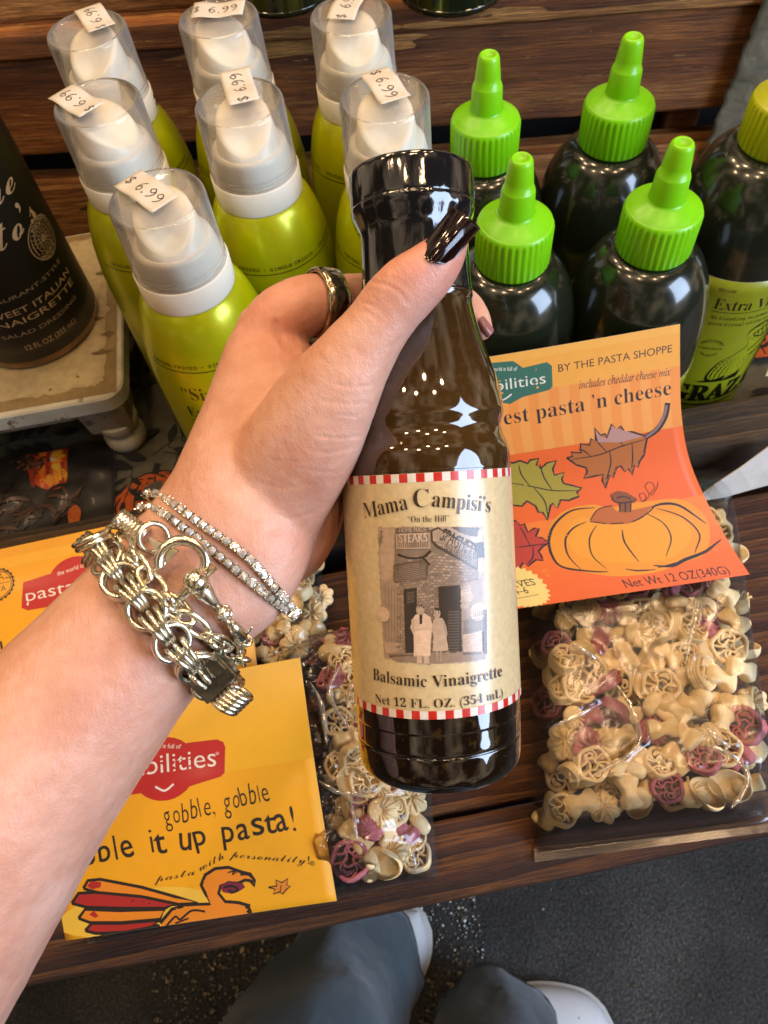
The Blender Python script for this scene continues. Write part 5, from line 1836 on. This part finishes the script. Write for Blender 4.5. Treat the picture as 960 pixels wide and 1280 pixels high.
# ================================================================== the person: hand and forearm, trouser legs, shoes
def loft(bm, st, nsec=28, sub=4, power=2.15):
    """st: (L pixel, R pixel, depth, half thickness) stations from wrist to tip; one closed skin"""
    K = []
    for (l, r, d, th) in st: K.append((Vector(l), Vector(r), d, th))
    rows = []
    n = len(K)
    for i in range(n - 1):
        a0, a1, a2, a3 = K[max(i - 1, 0)], K[i], K[i + 1], K[min(i + 2, n - 1)]
        for s_ in range(sub):
            t_ = s_ / sub
            def cr(p0, p1, p2, p3): return 0.5 * ((2 * p1) + (p2 - p0) * t_ + (2 * p0 - 5 * p1 + 4 * p2 - p3) * t_ ** 2 + (3 * p1 - p0 - 3 * p2 + p3) * t_ ** 3)
            rows.append(tuple(cr(a0[k], a1[k], a2[k], a3[k]) for k in range(4)))
    rows.append(K[-1])
    rings = []
    def ring(l, r, d, th, s_=1.0, off=Vector((0, 0, 0))):
        A_, B_ = cp(l.x, l.y, d), cp(r.x, r.y, d)
        c_ = (A_ + B_) / 2; e1 = (B_ - A_) / 2
        out = []
        for k in range(nsec):
            a = 2 * math.pi * k / nsec
            ca, sa = math.cos(a), math.sin(a)
            u = math.copysign(abs(ca) ** (2 / power), ca); w = math.copysign(abs(sa) ** (2 / power), sa)
            out.append(bm.verts.new(c_ + e1 * (u * s_) + CZ * (w * th * s_) + off))
        return out
    for q in rows: rings.append(ring(*q))
    # domed ends
    for end, (qa, qb) in ((0, (rows[0], rows[1])), (1, (rows[-1], rows[-2]))):
        ca = (cp(*((qa[0] + qa[1]) / 2), qa[2])); cb = cp(*((qb[0] + qb[1]) / 2), qb[2])
        dr = (ca - cb).normalized()
        rad = min((cp(*qa[0], qa[2]) - cp(*qa[1], qa[2])).length / 2, qa[3])
        ex = []
        for k in (1, 2, 3):
            t_ = k * math.pi / 7.2
            ex.append(ring(*qa, math.cos(t_), dr * rad * math.sin(t_)))
        if end == 0: rings = ex[::-1] + rings
        else: rings = rings + ex
    for a_, b_ in zip(rings, rings[1:]):
        for k in range(nsec): bm.faces.new((a_[k], a_[(k + 1) % nsec], b_[(k + 1) % nsec], b_[k]))
    bm.faces.new(rings[0][::-1]); bm.faces.new(rings[-1])


def digit(bm, pts):
    """pts: (u, v, depth, radius)"""
    P = [Vector((*cp(u, v, d), r)) for u, v, d, r in pts]
    out = []
    for i in range(len(P) - 1):
        p0, p1, p2, p3 = P[max(i - 1, 0)], P[i], P[i + 1], P[min(i + 2, len(P) - 1)]
        for k in range(5):
            t_ = k / 5
            out.append(0.5 * ((2 * p1) + (p2 - p0) * t_ + (2 * p0 - 5 * p1 + 4 * p2 - p3) * t_ ** 2 + (3 * p1 - p0 - 3 * p2 + p3) * t_ ** 3))
    out.append(P[-1])
    e = (out[-1] - out[-2]).to_3d().normalized(); s0 = (out[0] - out[1]).to_3d().normalized()
    def ext(q, d, k): r = q[3]; a = k * math.pi / 7; return Vector((*(q.to_3d() + d * r * math.sin(a)), r * math.cos(a)))
    full = [ext(out[0], s0, k) for k in (3, 2, 1)] + out + [ext(out[-1], e, k) for k in (1, 2, 3)]
    tube(bm, [q.to_3d() for q in full], [q[3] for q in full], 20)


ARM = [((-330, 1225), (-150, 1560), .222, .040), ((-190, 1030), (-25, 1335), .232, .037), ((-90, 912), (58, 1180), .241, .034), ((0, 818), (130, 1048), .249, .031), ((70, 752), (190, 952), .255, .028),
       ((128, 694), (243, 872), .259, .0245), ((170, 651), (300, 812), .262, .0215), ((198, 618), (352, 768), .265, .020), ((218, 588), (386, 706), .267, .020), ((235, 552), (396, 660), .270, .020),
       ((251, 516), (416, 622), .274, .0195), ((266, 478), (428, 575), .278, .0185), ((280, 438), (425, 515), .282, .0165), ((297, 406), (402, 462), .286, .0135)]
THUMB = [((240, 640), (392, 700), .276, .0150), ((268, 594), (402, 660), .268, .0165), ((300, 545), (424, 620), .2615, .0175), ((333, 495), (446, 578), .2555, .0165), ((366, 456), (464, 530), .250, .0145), ((400, 424), (484, 476), .246, .0125),
         ((434, 389), (512, 420), .243, .0115), ((460, 355), (546, 381), .240, .0115), ((484, 331), (567, 354), .2385, .0110), ((508, 317), (580, 328), .2378, .0098), ((530, 304), (585, 305), .2375, .0078)]
bm = bmesh.new()
loft(bm, ARM)
loft(bm, THUMB, power=2.3)
digit(bm, [(330, 440, .2855, .0125), (348, 402, .2855, .0122), (385, 382, .288, .0115), (420, 379, .294, .0108), (455, 375, .303, .0105), (500, 371, .310, .0102), (545, 374, .312, .0098), (575, 386, .307, .009), (592, 400, .300, .0072), (601, 411, .2965, .0050)])
digit(bm, [(322, 470, .290, .0140), (370, 462, .300, .0125), (430, 460, .318, .0115), (500, 462, .324, .011), (550, 467, .320, .010), (588, 478, .311, .0085)])
digit(bm, [(335, 520, .290, .0140), (385, 522, .306, .0125), (440, 527, .324, .0115), (510, 531, .328, .011), (555, 536, .325, .0095), (582, 542, .319, .008)])
digit(bm, [(345, 580, .286, .0130), (395, 592, .303, .0110), (450, 602, .321, .0098), (510, 605, .326, .009), (550, 608, .323, .0075)])
# heel of the palm behind the wrist, reaching round to the little-finger side
digit(bm, [(300, 640, .276, .020), (345, 672, .282, .019), (372, 655, .284, .016), (385, 610, .286, .015), (390, 560, .288, .014)])
tmp = build('hand_block', bm, plain('skin_tmp', '#c08060'))
md = tmp.modifiers.new('r', 'REMESH'); md.mode = 'VOXEL'; md.voxel_size = .00085; md.use_smooth_shade = True
md = tmp.modifiers.new('s', 'SMOOTH'); md.iterations = 30; md.factor = .5
dg = bpy.context.evaluated_depsgraph_get()
me = bpy.data.meshes.new_from_object(tmp.evaluated_get(dg))
bpy.data.objects.remove(tmp)
# creases: (pixel polyline, depth, half width) pressed into the skin facing the camera
def pxl(p):
    q = p - CO; z = q.dot(CZ)
    return Vector((480 + FPX * q.dot(CX) / z, 640 + FPX * q.dot(CY) / z)), z
CRE = [([(466, 352), (485, 356), (500, 366), (508, 378)], .0007, 3.0), ([(474, 346), (497, 352), (512, 364)], .0004, 2.5), ([(445, 388), (462, 392), (474, 402)], .0003, 2.5), ([(452, 376), (470, 384), (484, 396)], .0003, 2.5),
       ([(418, 480), (440, 484), (466, 481)], .0004, 2.2), ([(402, 500), (430, 505), (458, 503)], .00035, 2.2), ([(420, 518), (445, 520)], .0004, 2), ([(395, 545), (425, 548), (450, 545)], .0005, 2.2), ([(385, 562), (410, 566), (440, 560)], .0004, 2.2),
       ([(375, 585), (405, 590), (430, 588)], .0004, 2.2), ([(340, 575), (375, 578)], .0003, 2.2), ([(368, 438), (352, 424), (345, 405)], .0010, 5), ([(318, 600), (350, 610), (385, 605)], .0003, 2.5), ([(330, 640), (362, 648), (390, 640)], .0004, 2.5)]
CREV = [[Vector(q) for q in crom(P_, 5)] for P_, d_, w_ in CRE]
cbb = [(min(q.x for q in P_) - 12, max(q.x for q in P_) + 12, min(q.y for q in P_) - 12, max(q.y for q in P_) + 12) for P_ in CREV]
NRM = [v.normal.copy() for v in me.vertices]
POS = [v.co.copy() for v in me.vertices]
flat_ = []
for vco, n_ in zip(POS, NRM):
    q, z = pxl(vco)
    f_ = -n_.dot(CZ)
    d = .00022 * noise.noise(vco * 95) + .00010 * noise.noise(vco * 300)
    if f_ > .1:
        for (P_, dep, wid), PV, bb_ in zip(CRE, CREV, cbb):
            if bb_[0] < q.x < bb_[1] and bb_[2] < q.y < bb_[3]:
                best = min(seg_dist(q, a_, b_)[0] for a_, b_ in zip(PV, PV[1:]))
                if best < wid * 3: d -= .38 * dep * math.exp(-(best / wid) ** 2) - .13 * dep * math.exp(-((best - wid * 1.9) / wid) ** 2)
    flat_ += list(vco + n_ * d)
me.vertices.foreach_set('co', flat_)
me.update()
t = NT('skin')
c = t.coord()
n1 = t.noise(c, 42, 5, .6)
n2 = t.noise(c, 210, 4, .6)
col = t.ramp(n1, [(.28, '#bd856d'), (.5, '#cc9982'), (.72, '#d8ab97')])
col = t.mix(t.math('MULTIPLY', t.ramp(n2, [(.5, (0, 0, 0)), (.75, (1, 1, 1))]), .22), col, '#bd7866')
fr_ = t.n('ShaderNodeTexVoronoi'); fr_.inputs['Scale'].default_value = 75; t.l(c, fr_.inputs['Vector'])
freck = t.ramp(fr_.outputs['Distance'], [(.05, (1, 1, 1)), (.10, (0, 0, 0))])
col = t.mix(t.math('MULTIPLY', freck, .15), col, '#9c6248')
def near(q, r0, r1):
    d = t.n('ShaderNodeVectorMath', operation='DISTANCE'); t.l(c, d.inputs[0]); d.inputs[1].default_value = q
    return t.ramp(t.math('MULTIPLY', d.outputs['Value'], 10.0), [(r0 * 10, (1, 1, 1)), (r1 * 10, (0, 0, 0))])
flush = t.math('MULTIPLY', t.math('MAXIMUM', near(cp(556, 330, .238), .006, .032), t.math('MULTIPLY', near(cp(345, 392, .275), .006, .03), .6)), .55)
col = t.mix(flush, col, '#cf7f70')
vn = t.ramp(t.noise(t.coord((14, 14, 14), (0, 0, .7)), 1.0, 3, .5, 1.2), [(.47, (0, 0, 0)), (.50, (1, 1, 1)), (.53, (0, 0, 0))])
col = t.mix(t.math('MULTIPLY', vn, .06), col, '#8f7f86')
t.set(color=col, rough=t.math('ADD', t.math('MULTIPLY', n2, .3), .28), spec=.42, sss=.22)
t.b.inputs['Subsurface Radius'].default_value = (.006, .0025, .0014)
t.b.inputs['Subsurface Scale'].default_value = 1.0
vo = t.n('ShaderNodeTexVoronoi', feature='DISTANCE_TO_EDGE'); vo.inputs['Scale'].default_value = 900; t.l(t.coord((1, 1, 1)), vo.inputs['Vector'])
b1 = t.bump(t.math('MINIMUM', vo.outputs['Distance'], .25), .3, .0005)
b2 = t.bump(t.noise(t.coord((1, .35, 1), (0, 0, .6)), 420, 4, .65), .5, .0006, b1)
t.bump(t.noise(c, 120, 3), .16, .0012, b2)
M_skin = t.m
me.materials.clear()
person = link('person', me, M_skin)
tag(person, 'person gripping the dark bottle: bare left arm, dark nails, loose blue trousers, white shoes', 'person')
for p in me.polygons: p.use_smooth = True

# nails
t = NT('burgundy_nail_varnish')
t.set(color=(.016, .0035, .004), rough=.12, spec=.6, coat=1.0, coatr=.03)
t.bump(t.noise(t.coord(), 160, 2), .05, .001)
M_nail = t.m


def nail(quad, d0, d1, bulge, mat, tipround=.30):
    """quad: base-left, base-right, tip-right, tip-left pixels; d0/d1 depth at base and tip; bulge towards the camera"""
    bl, br, tr, tl = [Vector(q) for q in quad]
    bm = bmesh.new()
    n, m_ = 14, 18
    G = []
    for j in range(m_ + 1):
        q = j / m_
        r = []
        for i in range(n + 1):
            s_ = i / n
            x = 2 * s_ - 1
            qq = q
            # rounded base and tip
            qq = q * (1 - .10 * x * x * 0) + (.10 * (x * x) * (1 - q)) - tipround * .35 * (x ** 4) * q
            p = bl.lerp(br, s_).lerp(tl.lerp(tr, s_), qq)
            d = d0 + (d1 - d0) * qq - bulge * (1 - x * x) - .0012 * math.sin(math.pi * qq)
            r.append(bm.verts.new(cp(p.x, p.y, d)))
        G.append(r)
    for j in range(m_):
        for i in range(n): bm.faces.new((G[j][i], G[j][i + 1], G[j + 1][i + 1], G[j + 1][i]))
    bmesh.ops.solidify(bm, geom=bm.faces[:], thickness=.0007)
    return build('fingernail', bm, mat, person)


nail(((519, 318), (558, 336), (602, 284), (566, 256)), .2312, .2325, .0046, M_nail, .10)
M_nail2 = plain('dusky_nail', '#b57f78', .18, coat=.6)
nail(((594, 404), (603, 393), (619, 413), (609, 424)), .2915, .2925, .002, M_nail2)

# trousers and shoes, seen past the table edge
GZ = -.79
t = NT('blue_grey_cloth')
c = t.coord()
wv = t.n('ShaderNodeTexWave'); wv.inputs['Scale'].default_value = 900; wv.inputs['Distortion'].default_value = 2; t.l(c, wv.inputs['Vector'])
t.set(color=t.ramp(t.noise(c, 9, 4), [(.3, '#2e3f4b'), (.7, '#445863')]), rough=.85, sheen=.2)
n_ = t.bump(t.noise(t.coord((1, 1, .45)), 12, 3), .6, .02)
t.bump(wv.outputs['Fac'], .15, .0006, n_)
M_trous = t.m
M_shoe = plain('white_shoe_leather', '#dfe1e4', .45, .02, 30)
M_sole = plain('shoe_sole', '#c9c7c0', .6, .03, 30)


def leg(bm, st, seg=36, fold=.017, seed=0):
    """st: (centre, rx, ry) from hem to hip"""
    rings = []
    N_ = len(st) - 1
    for i in range(N_ * 6 + 1):
        k = min(i // 6, N_ - 1); t_ = i / 6 - k
        c_ = st[k][0].lerp(st[k + 1][0], t_); rx = st[k][1] * (1 - t_) + st[k + 1][1] * t_; ry = st[k][2] * (1 - t_) + st[k + 1][2] * t_
        r = []
        for j in range(seg):
            a = 2 * math.pi * j / seg
            w = 1 + fold * 9 * noise.noise(Vector((math.cos(a) * 1.6 + seed, math.sin(a) * 1.6, i * .22))) + fold * 4 * noise.noise(Vector((math.cos(a) * 4, math.sin(a) * 4 + seed, i * .5)))
            r.append(bm.verts.new(c_ + Vector((rx * w * math.cos(a), ry * w * math.sin(a), 0))))
        rings.append(r)
    inner = [bm.verts.new(st[0][0] + (v.co - st[0][0]) * .93 + Vector((0, 0, .02))) for v in rings[0]]
    rings = [inner] + rings
    for a_, b_ in zip(rings, rings[1:]):
        for k in range(seg): bm.faces.new((a_[k], a_[(k + 1) % seg], b_[(k + 1) % seg], b_[k]))
    bm.faces.new(rings[-1])


def shoe(toe, heel, w=.052):
    toe = Vector(toe); heel = Vector(heel)
    d = (toe - heel); L_ = d.length; d.normalize(); s_ = Vector((-d.y, d.x, 0))
    def outl(k): # half width along the foot
        return w * (.72 + .35 * math.sin(math.pi * min(1, k * 1.05) ** 1.25) ) * (1 if k < .82 else math.sqrt(max(.0, 1 - ((k - .82) / .18) ** 2))) * (1 if k > .08 else math.sqrt(max(0.05, 1 - ((.08 - k) / .09) ** 2)))
    bm = bmesh.new()
    rows = []
    for i in range(25):
        k = i / 24
        hw = max(.003, outl(k)); ht = .085 - .052 * k if k < .62 else .053 - .018 * ((k - .62) / .38) ** 2
        if k > .93: ht *= .8
        c_ = heel + d * (L_ * k)
        rows.append([bm.verts.new(c_ + s_ * (hw * math.cos(a) * (1 if math.sin(a) < .9 else 1)) + Vector((0, 0, .022 + ht * max(0, math.sin(a)) ** .8 if math.sin(a) > 0 else .022))) for a in [math.pi * j / 14 for j in range(15)]])
    for a_, b_ in zip(rows, rows[1:]):
        for j in range(14): bm.faces.new((a_[j], a_[j + 1], b_[j + 1], b_[j]))
    bm.faces.new(rows[0]); bm.faces.new(rows[-1][::-1])
    o = build('shoe', bm, M_shoe, person)
    bm = bmesh.new()
    top = []; bot = []
    for i in range(25):
        k = i / 24; c_ = heel + d * (L_ * (k * 1.03 - .012)); hw = max(.004, outl(k)) + .003
        top.append((c_ + s_ * hw, c_ - s_ * hw))
    ring = [q[0] for q in top] + [q[1] for q in top[::-1]]
    A_ = [bm.verts.new(q + Vector((0, 0, .001))) for q in ring]; B_ = [bm.verts.new(q + Vector((0, 0, .026))) for q in ring]
    n = len(ring)
    for k in range(n): bm.faces.new((A_[k], A_[(k + 1) % n], B_[(k + 1) % n], B_[k]))
    bm.faces.new(A_[::-1]); bm.faces.new(B_)
    build('sole', bm, M_sole, o)
    bm = bmesh.new()
    c_ = heel + d * (L_ * .70)
    tube(bm, [c_ + s_ * (.046 * math.cos(a)) - d * (.012 * math.sin(a)) + Vector((0, 0, .024 + .050 * math.sin(a))) for a in [math.pi * j / 12 for j in range(13)]], .0016, 6)
    for q in (-.018, 0, .018):
        bmesh.ops.create_uvsphere(bm, u_segments=8, v_segments=6, radius=.002, matrix=Matrix.Translation(c_ + s_ * q + d * .012 + Vector((0, 0, .068))))
    build('toe_seam', bm, plain('grey_stitch', '#8f969f', .6), o)


toe1 = at(524, 1140, GZ + .05); toe1.z = GZ
shoe((toe1.x, toe1.y, GZ), (toe1.x - .20, toe1.y - .175, GZ))
toe2 = at(768, 1290, GZ + .04)
hem2 = at(630, 1296, GZ + .06)
dd = Vector((toe2.x - hem2.x, toe2.y - hem2.y, 0)).normalized()
shoe((toe2.x, toe2.y, GZ), (toe2.x - dd.x * .20, toe2.y - dd.y * .20, GZ))
bm = bmesh.new()
h1 = at(452, 1208, GZ + .10); h2 = at(622, 1300, GZ + .07)
leg(bm, [(h1, .078, .085), (h1 + Vector((-.015, -.03, .18)), .068, .08), (h1 + Vector((-.03, -.09, .42)), .074, .09), (h1 + Vector((-.06, -.20, .62)), .10, .11), (h1 + Vector((-.05, -.26, .72)), .11, .12)], seed=1)
leg(bm, [(h2, .075, .085), (h2 + Vector((-.02, -.05, .18)), .08, .09), (h2 + Vector((-.03, -.13, .42)), .088, .10), (h2 + Vector((-.06, -.22, .64)), .10, .11), (h2 + Vector((-.08, -.25, .74)), .11, .12)], seed=4)
build('trousers', bm, M_trous, person)


# ================================================================== ring and bracelets
def metal(name, c0, c1, rough, bumpf=None):
    t = NT(name)
    c = t.coord()
    t.set(color=t.ramp(t.noise(c, 140, 4), [(.3, c0), (.7, c1)]), rough=rough, metal=1.0)
    if bumpf: t.bump(t.noise(c, bumpf[0], 3), bumpf[1], .0008)
    return t.m


M_pale = metal('pale_gold', '#d6ccb0', '#f5eeda', .2)
M_silv = metal('pale_silver', '#c9c4b4', '#f4f0e4', .15)
M_antq = metal('antique_gold', '#cfc7b0', '#f3eddc', .22)
M_ring = metal('hammered_bronze', '#a6987a', '#dccdaf', .16, (190, .6))
M_clasp = metal('dark_silver', '#55544c', '#8f8d80', .28, (200, .3))
t = NT('cut_crystal')
t.set(color='#f6f4ee', rough=.08, metal=.7, coat=1.0, coatr=.02)
M_gem = t.m

# ring round the index finger: a wide hammered band
F0, F1 = cp(392, 382, .2885), cp(424, 377, .2945)
ax_ = (F1 - F0).normalized()
ax_ = (ax_ + CY * .16 - CX * .0).normalized()
cen = cp(405, 379, .2905)
bm = bmesh.new()
Mr = orient(*[rotmat(ax_).col[k] for k in range(3)], cen)
pr = [(.0113, -.0045), (.0122, -.0047), (.0130, -.0040), (.0133, -.0015), (.0133, .0015), (.0130, .0040), (.0122, .0047), (.0113, .0045)]
lathe(bm, pr + [pr[0]], 64, cap0=False, cap1=False, M=Mr, rib=lambda z, k, a: .0003 * noise.noise(Vector((math.cos(a) * 5, math.sin(a) * 5, z * 300))))
bmesh.ops.remove_doubles(bm, verts=bm.verts, dist=1e-6)
o = build('ring', bm, M_ring)
tag(o, 'wide hammered bronze ring on the index finger', 'ring')

# where the arm's front surface is, for a pixel across it
def arm_depth(u, v):
    """depth of the arm's camera side at a pixel, from the stations"""
    best = None
    for (l0, r0, d0_, t0_), (l1, r1, d1_, t1_) in zip(ARM, ARM[1:]):
        l0, r0, l1, r1 = Vector(l0), Vector(r0), Vector(l1), Vector(r1)
        for k in range(9):
            q = k / 8
            l = l0.lerp(l1, q); r = r0.lerp(r1, q); d = r - l
            s_ = (Vector((u, v)) - l).dot(d) / d.length_squared
            dist = (l + d * s_ - Vector((u, v))).length
            if best is None or dist < best[0]: best = (dist, s_, d0_ + (d1_ - d0_) * q, t0_ + (t1_ - t0_) * q)
    x = min(.97, max(-.97, 2 * best[1] - 1))
    return best[2] - best[3] * (1 - abs(x) ** 2.15) ** (1 / 2.15), best[2], best[3]


def wrist_loop(front, lift, back_n=26):
    """a closed 3-D path: the front pixels laid on the skin, then round behind the wrist"""
    F = [Vector(q) for q in crom(front, 8)]
    P = []
    for q in F:
        z, dc, th = arm_depth(q.x, q.y)
        P.append(cp(q.x, q.y, z - lift))
    z0, dc, th = arm_depth(*F[len(F) // 2])
    a = P[-1]; b = P[0]
    for k in range(1, back_n):
        t_ = k / back_n
        q = F[-1].lerp(F[0], t_)
        ez = arm_depth(*F[-1])[0] * (1 - t_) + arm_depth(*F[0])[0] * t_
        P.append(cp(q.x, q.y, ez + (2 * th - .010) * math.sin(math.pi * t_) ** .6))
    # even spacing
    return P, len(F)


def frame(P, i, cen, closed=True):
    n = len(P)
    t_ = (P[(i + 1) % n] - P[i - 1]).normalized() if closed else (P[min(i + 1, n - 1)] - P[max(i - 1, 0)]).normalized()
    o_ = P[i] - cen
    o_ = (o_ - t_ * o_.dot(t_)).normalized()
    return t_, o_, t_.cross(o_)


def centroid(P): return sum(P, Vector((0, 0, 0))) / len(P)


# two stone-set tennis bracelets
for (front, lab) in (([(183, 617), (196, 617), (214, 628), (268, 666), (306, 693), (330, 718), (371, 766)], 'thin crystal tennis bracelet, the one nearest the hand'),
                     ([(175, 634), (186, 633), (214, 648), (262, 685), (300, 716), (335, 745), (369, 771)], 'thin crystal tennis bracelet, the one nearest the chain bracelets')):
    P, nf = wrist_loop(front, .0014)
    P = resample(P, .00325)
    cen = centroid(P)
    bs = bmesh.new(); bg = bmesh.new()
    for i in range(len(P)):
        t_, o_, s_ = frame(P, i, cen)
        M_ = orient(t_, s_, o_, P[i])
        box(bs, (-.00135, -.00145, -.0011), (.00135, .00145, .0004), M_, bev=.0003, seg=1)
        for sx in (-1, 1):
            for sy in (-1, 1):
                bmesh.ops.create_icosphere(bs, subdivisions=1, radius=.00038, matrix=M_ @ Matrix.Translation((sx * .0011, sy * .0012, .0006)))
        box(bs, (.0013, -.0005, -.0008), (.0020, .0005, -.0002), M_)
        # brilliant: table, crown, pavilion
        n = 8; rings = []
        for r, z in ((.0006, .00125), (.00125, .0006), (.0002, -.0006)):
            rings.append([bg.verts.new(M_ @ Vector((r * math.cos(2 * math.pi * (k + .5) / n), r * math.sin(2 * math.pi * (k + .5) / n), z))) for k in range(n)])
        for a_, b_ in zip(rings, rings[1:]):
            for k in range(n): bg.faces.new((a_[k], a_[(k + 1) % n], b_[(k + 1) % n], b_[k]))
        bg.faces.new(rings[0])
    o = build('bracelet', bs, M_silv, smooth=False)
    g_ = build('crystals', bg, M_gem, o, smooth=False)
    tag(o, lab, 'bracelet', 'crystal tennis bracelets')

# chunky chain: bundles of three rings linking pairs of big open rings
P, nf = wrist_loop([(114, 682), (122, 678), (150, 722), (180, 758), (206, 792), (238, 826), (262, 850), (284, 862)], .0030)
P = resample(P, .00105)
cen = centroid(P)
bm = bmesh.new()
pitch = 11
i = 2; k = 0
while i < len(P) - 3:
    t_, o_, s_ = frame(P, i, cen)
    if k % 2 == 0:      # two big rings lying on the wrist
        tl = .25 * (1 if (k // 2) % 2 else -1)
        for off in (-.0009, .0009):
            torus(bm, P[i] + o_ * (off + .0002), (o_ + s_ * tl + t_ * .12).normalized(), .0058, .00095, 26, 8)
    else:               # three small rings standing across, gripping both neighbours
        for off in (-.0019, 0, .0019):
            torus(bm, P[i] + s_ * off + o_ * .0006, (s_ + t_ * .15 * (off * 500)).normalized(), .0046, .00088, 22, 8, sx=1.25, xdir=t_)
    i += 6; k += 1
o = build('bracelet', bm, M_antq)
tag(o, 'chunky antique gold chain bracelet of tripled round links', 'bracelet')
q = cp(266, 845, arm_depth(258, 838)[0] - .004)
t_ = (cp(286, 868, .24) - cp(240, 820, .24)).normalized(); o_ = (-CZ - t_ * (-CZ).dot(t_)).normalized()
bm = bmesh.new()
box(bm, (-.0055, -.0068, -.003), (.0055, .0068, .003), orient(t_, o_.cross(t_), o_, q), bev=.0008)
box(bm, (-.0045, .0015, .0028), (.0015, .0060, .0042), orient(t_, o_.cross(t_), o_, q), bev=.0005)
build('clasp', bm, M_clasp, o, smooth=False)
bm = bmesh.new()
for k in range(5):
    torus(bm, q + t_ * .009 + (t_.cross(o_)) * (.0016 * (k - 2)) + CY * .001, (t_.cross(o_) + t_ * .3).normalized(), .0042, .0009, 20, 8, xdir=t_)
build('end_links', bm, M_antq, o)

# flat-link chain beside it
P, nf = wrist_loop([(146, 672), (152, 672), (172, 704), (196, 736), (222, 762), (252, 788), (280, 808), (300, 822)], .0026)
P = resample(P, .00105)
cen = centroid(P)
bm = bmesh.new()
i = 2; k = 0
while i < len(P) - 4:
    t_, o_, s_ = frame(P, i, cen)
    if k % 3 == 2:
        torus(bm, P[i] + o_ * .0004, (s_ + o_ * .5).normalized(), .0030, .0009, 18, 8, xdir=t_)
        torus(bm, P[i] + o_ * .0008 + t_ * .0015, (s_ - o_ * .4).normalized(), .0028, .0008, 18, 8, xdir=t_)
        i += 4
    else:
        torus(bm, P[i], (o_ + s_ * (.5 if k % 2 else -.35)).normalized(), .0028, .00105, 24, 8, sx=2.3, xdir=t_)
        i += 7
    k += 1
o = build('bracelet', bm, M_pale)
tag(o, 'gold bracelet of long oval links lying between the chunky chain and the toggle bracelet', 'bracelet')

# toggle bracelet: rope, ring, triangle, horseshoe, ball and bar
P, nf = wrist_loop([(150, 652), (158, 650), (176, 664), (198, 688), (222, 708), (244, 727), (262, 748), (280, 768), (294, 784), (306, 800)], .0030)
def onw(u, v, lift): return cp(u, v, arm_depth(u, v)[0] - lift)
bm = bmesh.new()
back = resample(P[nf - 1:] + [P[0]], .0012, False)
cb = centroid(P)
for k, q in enumerate(back[::2]):
    torus(bm, q, ((back[min(2 * k + 1, len(back) - 1)] - q).normalized() + (CX if k % 2 else CY) * .9).normalized(), .0022, .0007, 14, 6)
for k in range(8):       # rope end
    q = onw(148 + 4.2 * k, 647 + 3.0 * k, .0022)
    torus(bm, q, (CX + CY * .9 + CZ * (.5)).normalized(), .0028, .0009, 16, 6)
torus(bm, onw(192, 672, .0035), (-CZ + CX * .6).normalized(), .0046, .0009, 24, 8)
o = build('bracelet', bm, M_antq)
tag(o, 'gold toggle bracelet with a triangle charm, open ring and crossbar', 'bracelet')
bm = bmesh.new()
dz_ = arm_depth(205, 690)[0] - .0065
tri = [cp(184, 671, dz_), cp(223, 689, dz_ - .0008), cp(203, 708, dz_)]
nn = (tri[1] - tri[0]).cross(tri[2] - tri[0]).normalized()
if nn.dot(CZ) > 0: nn = -nn
A_ = [bm.verts.new(q) for q in tri]; B_ = [bm.verts.new(q - nn * .0022) for q in tri]
bm.faces.new(A_); bm.faces.new(B_[::-1])
for k in range(3): bm.faces.new((A_[k], B_[k], B_[(k + 1) % 3], A_[(k + 1) % 3]))
bmesh.ops.bevel(bm, geom=bm.edges[:], offset=.0004, segments=2, affect='EDGES')
build('triangle_charm', bm, M_pale, o, smooth=False)
bm = bmesh.new()
c_ = onw(228, 704, .0050)
torus(bm, c_, (-CZ + CX * .15).normalized(), .0072, .0018, 36, 10, a0=-2.3, a1=2.35, xdir=(CX * .6 - CY))
build('open_ring', bm, M_pale, o)
bm = bmesh.new()
tube(bm, [onw(224, 748, .0062), onw(246, 728, .0066), onw(268, 708, .0066)], [.0014, .0016, .0014], 10)
build('crossbar', bm, M_pale, o)
bm = bmesh.new()
bmesh.ops.create_uvsphere(bm, u_segments=20, v_segments=12, radius=.0040, matrix=Matrix.Translation(onw(245, 727, .0072)))
build('ball', bm, M_pale, o)
bm = bmesh.new()
tube(bm, [onw(247, 731, .0060), onw(256, 741, .0052), onw(266, 752, .0045), onw(273, 760, .004)], [.0034, .0030, .0020, .0016], 14)
for k in range(5):
    a = 2 * math.pi * k / 5
    torus(bm, onw(279, 767, .0045) + CX * .0013 * math.cos(a) + CY * .0013 * math.sin(a), (CX * math.cos(a) + CY * math.sin(a) - CZ * .6).normalized(), .0017, .0006, 14, 6)
torus(bm, onw(284, 773, .0042), (CX - CY * .8).normalized(), .0022, .0007, 16, 6)
tube(bm, [onw(287, 777, .0042), onw(293, 785, .0040), onw(300, 794, .0032), onw(305, 801, .0020)], [.0013, .0022, .0026, .0016], 14)
tube(bm, [onw(306, 796, .004), onw(311, 789, .006), onw(315, 783, .007)], .0005, 6)
build('tapered_links', bm, M_antq, o)
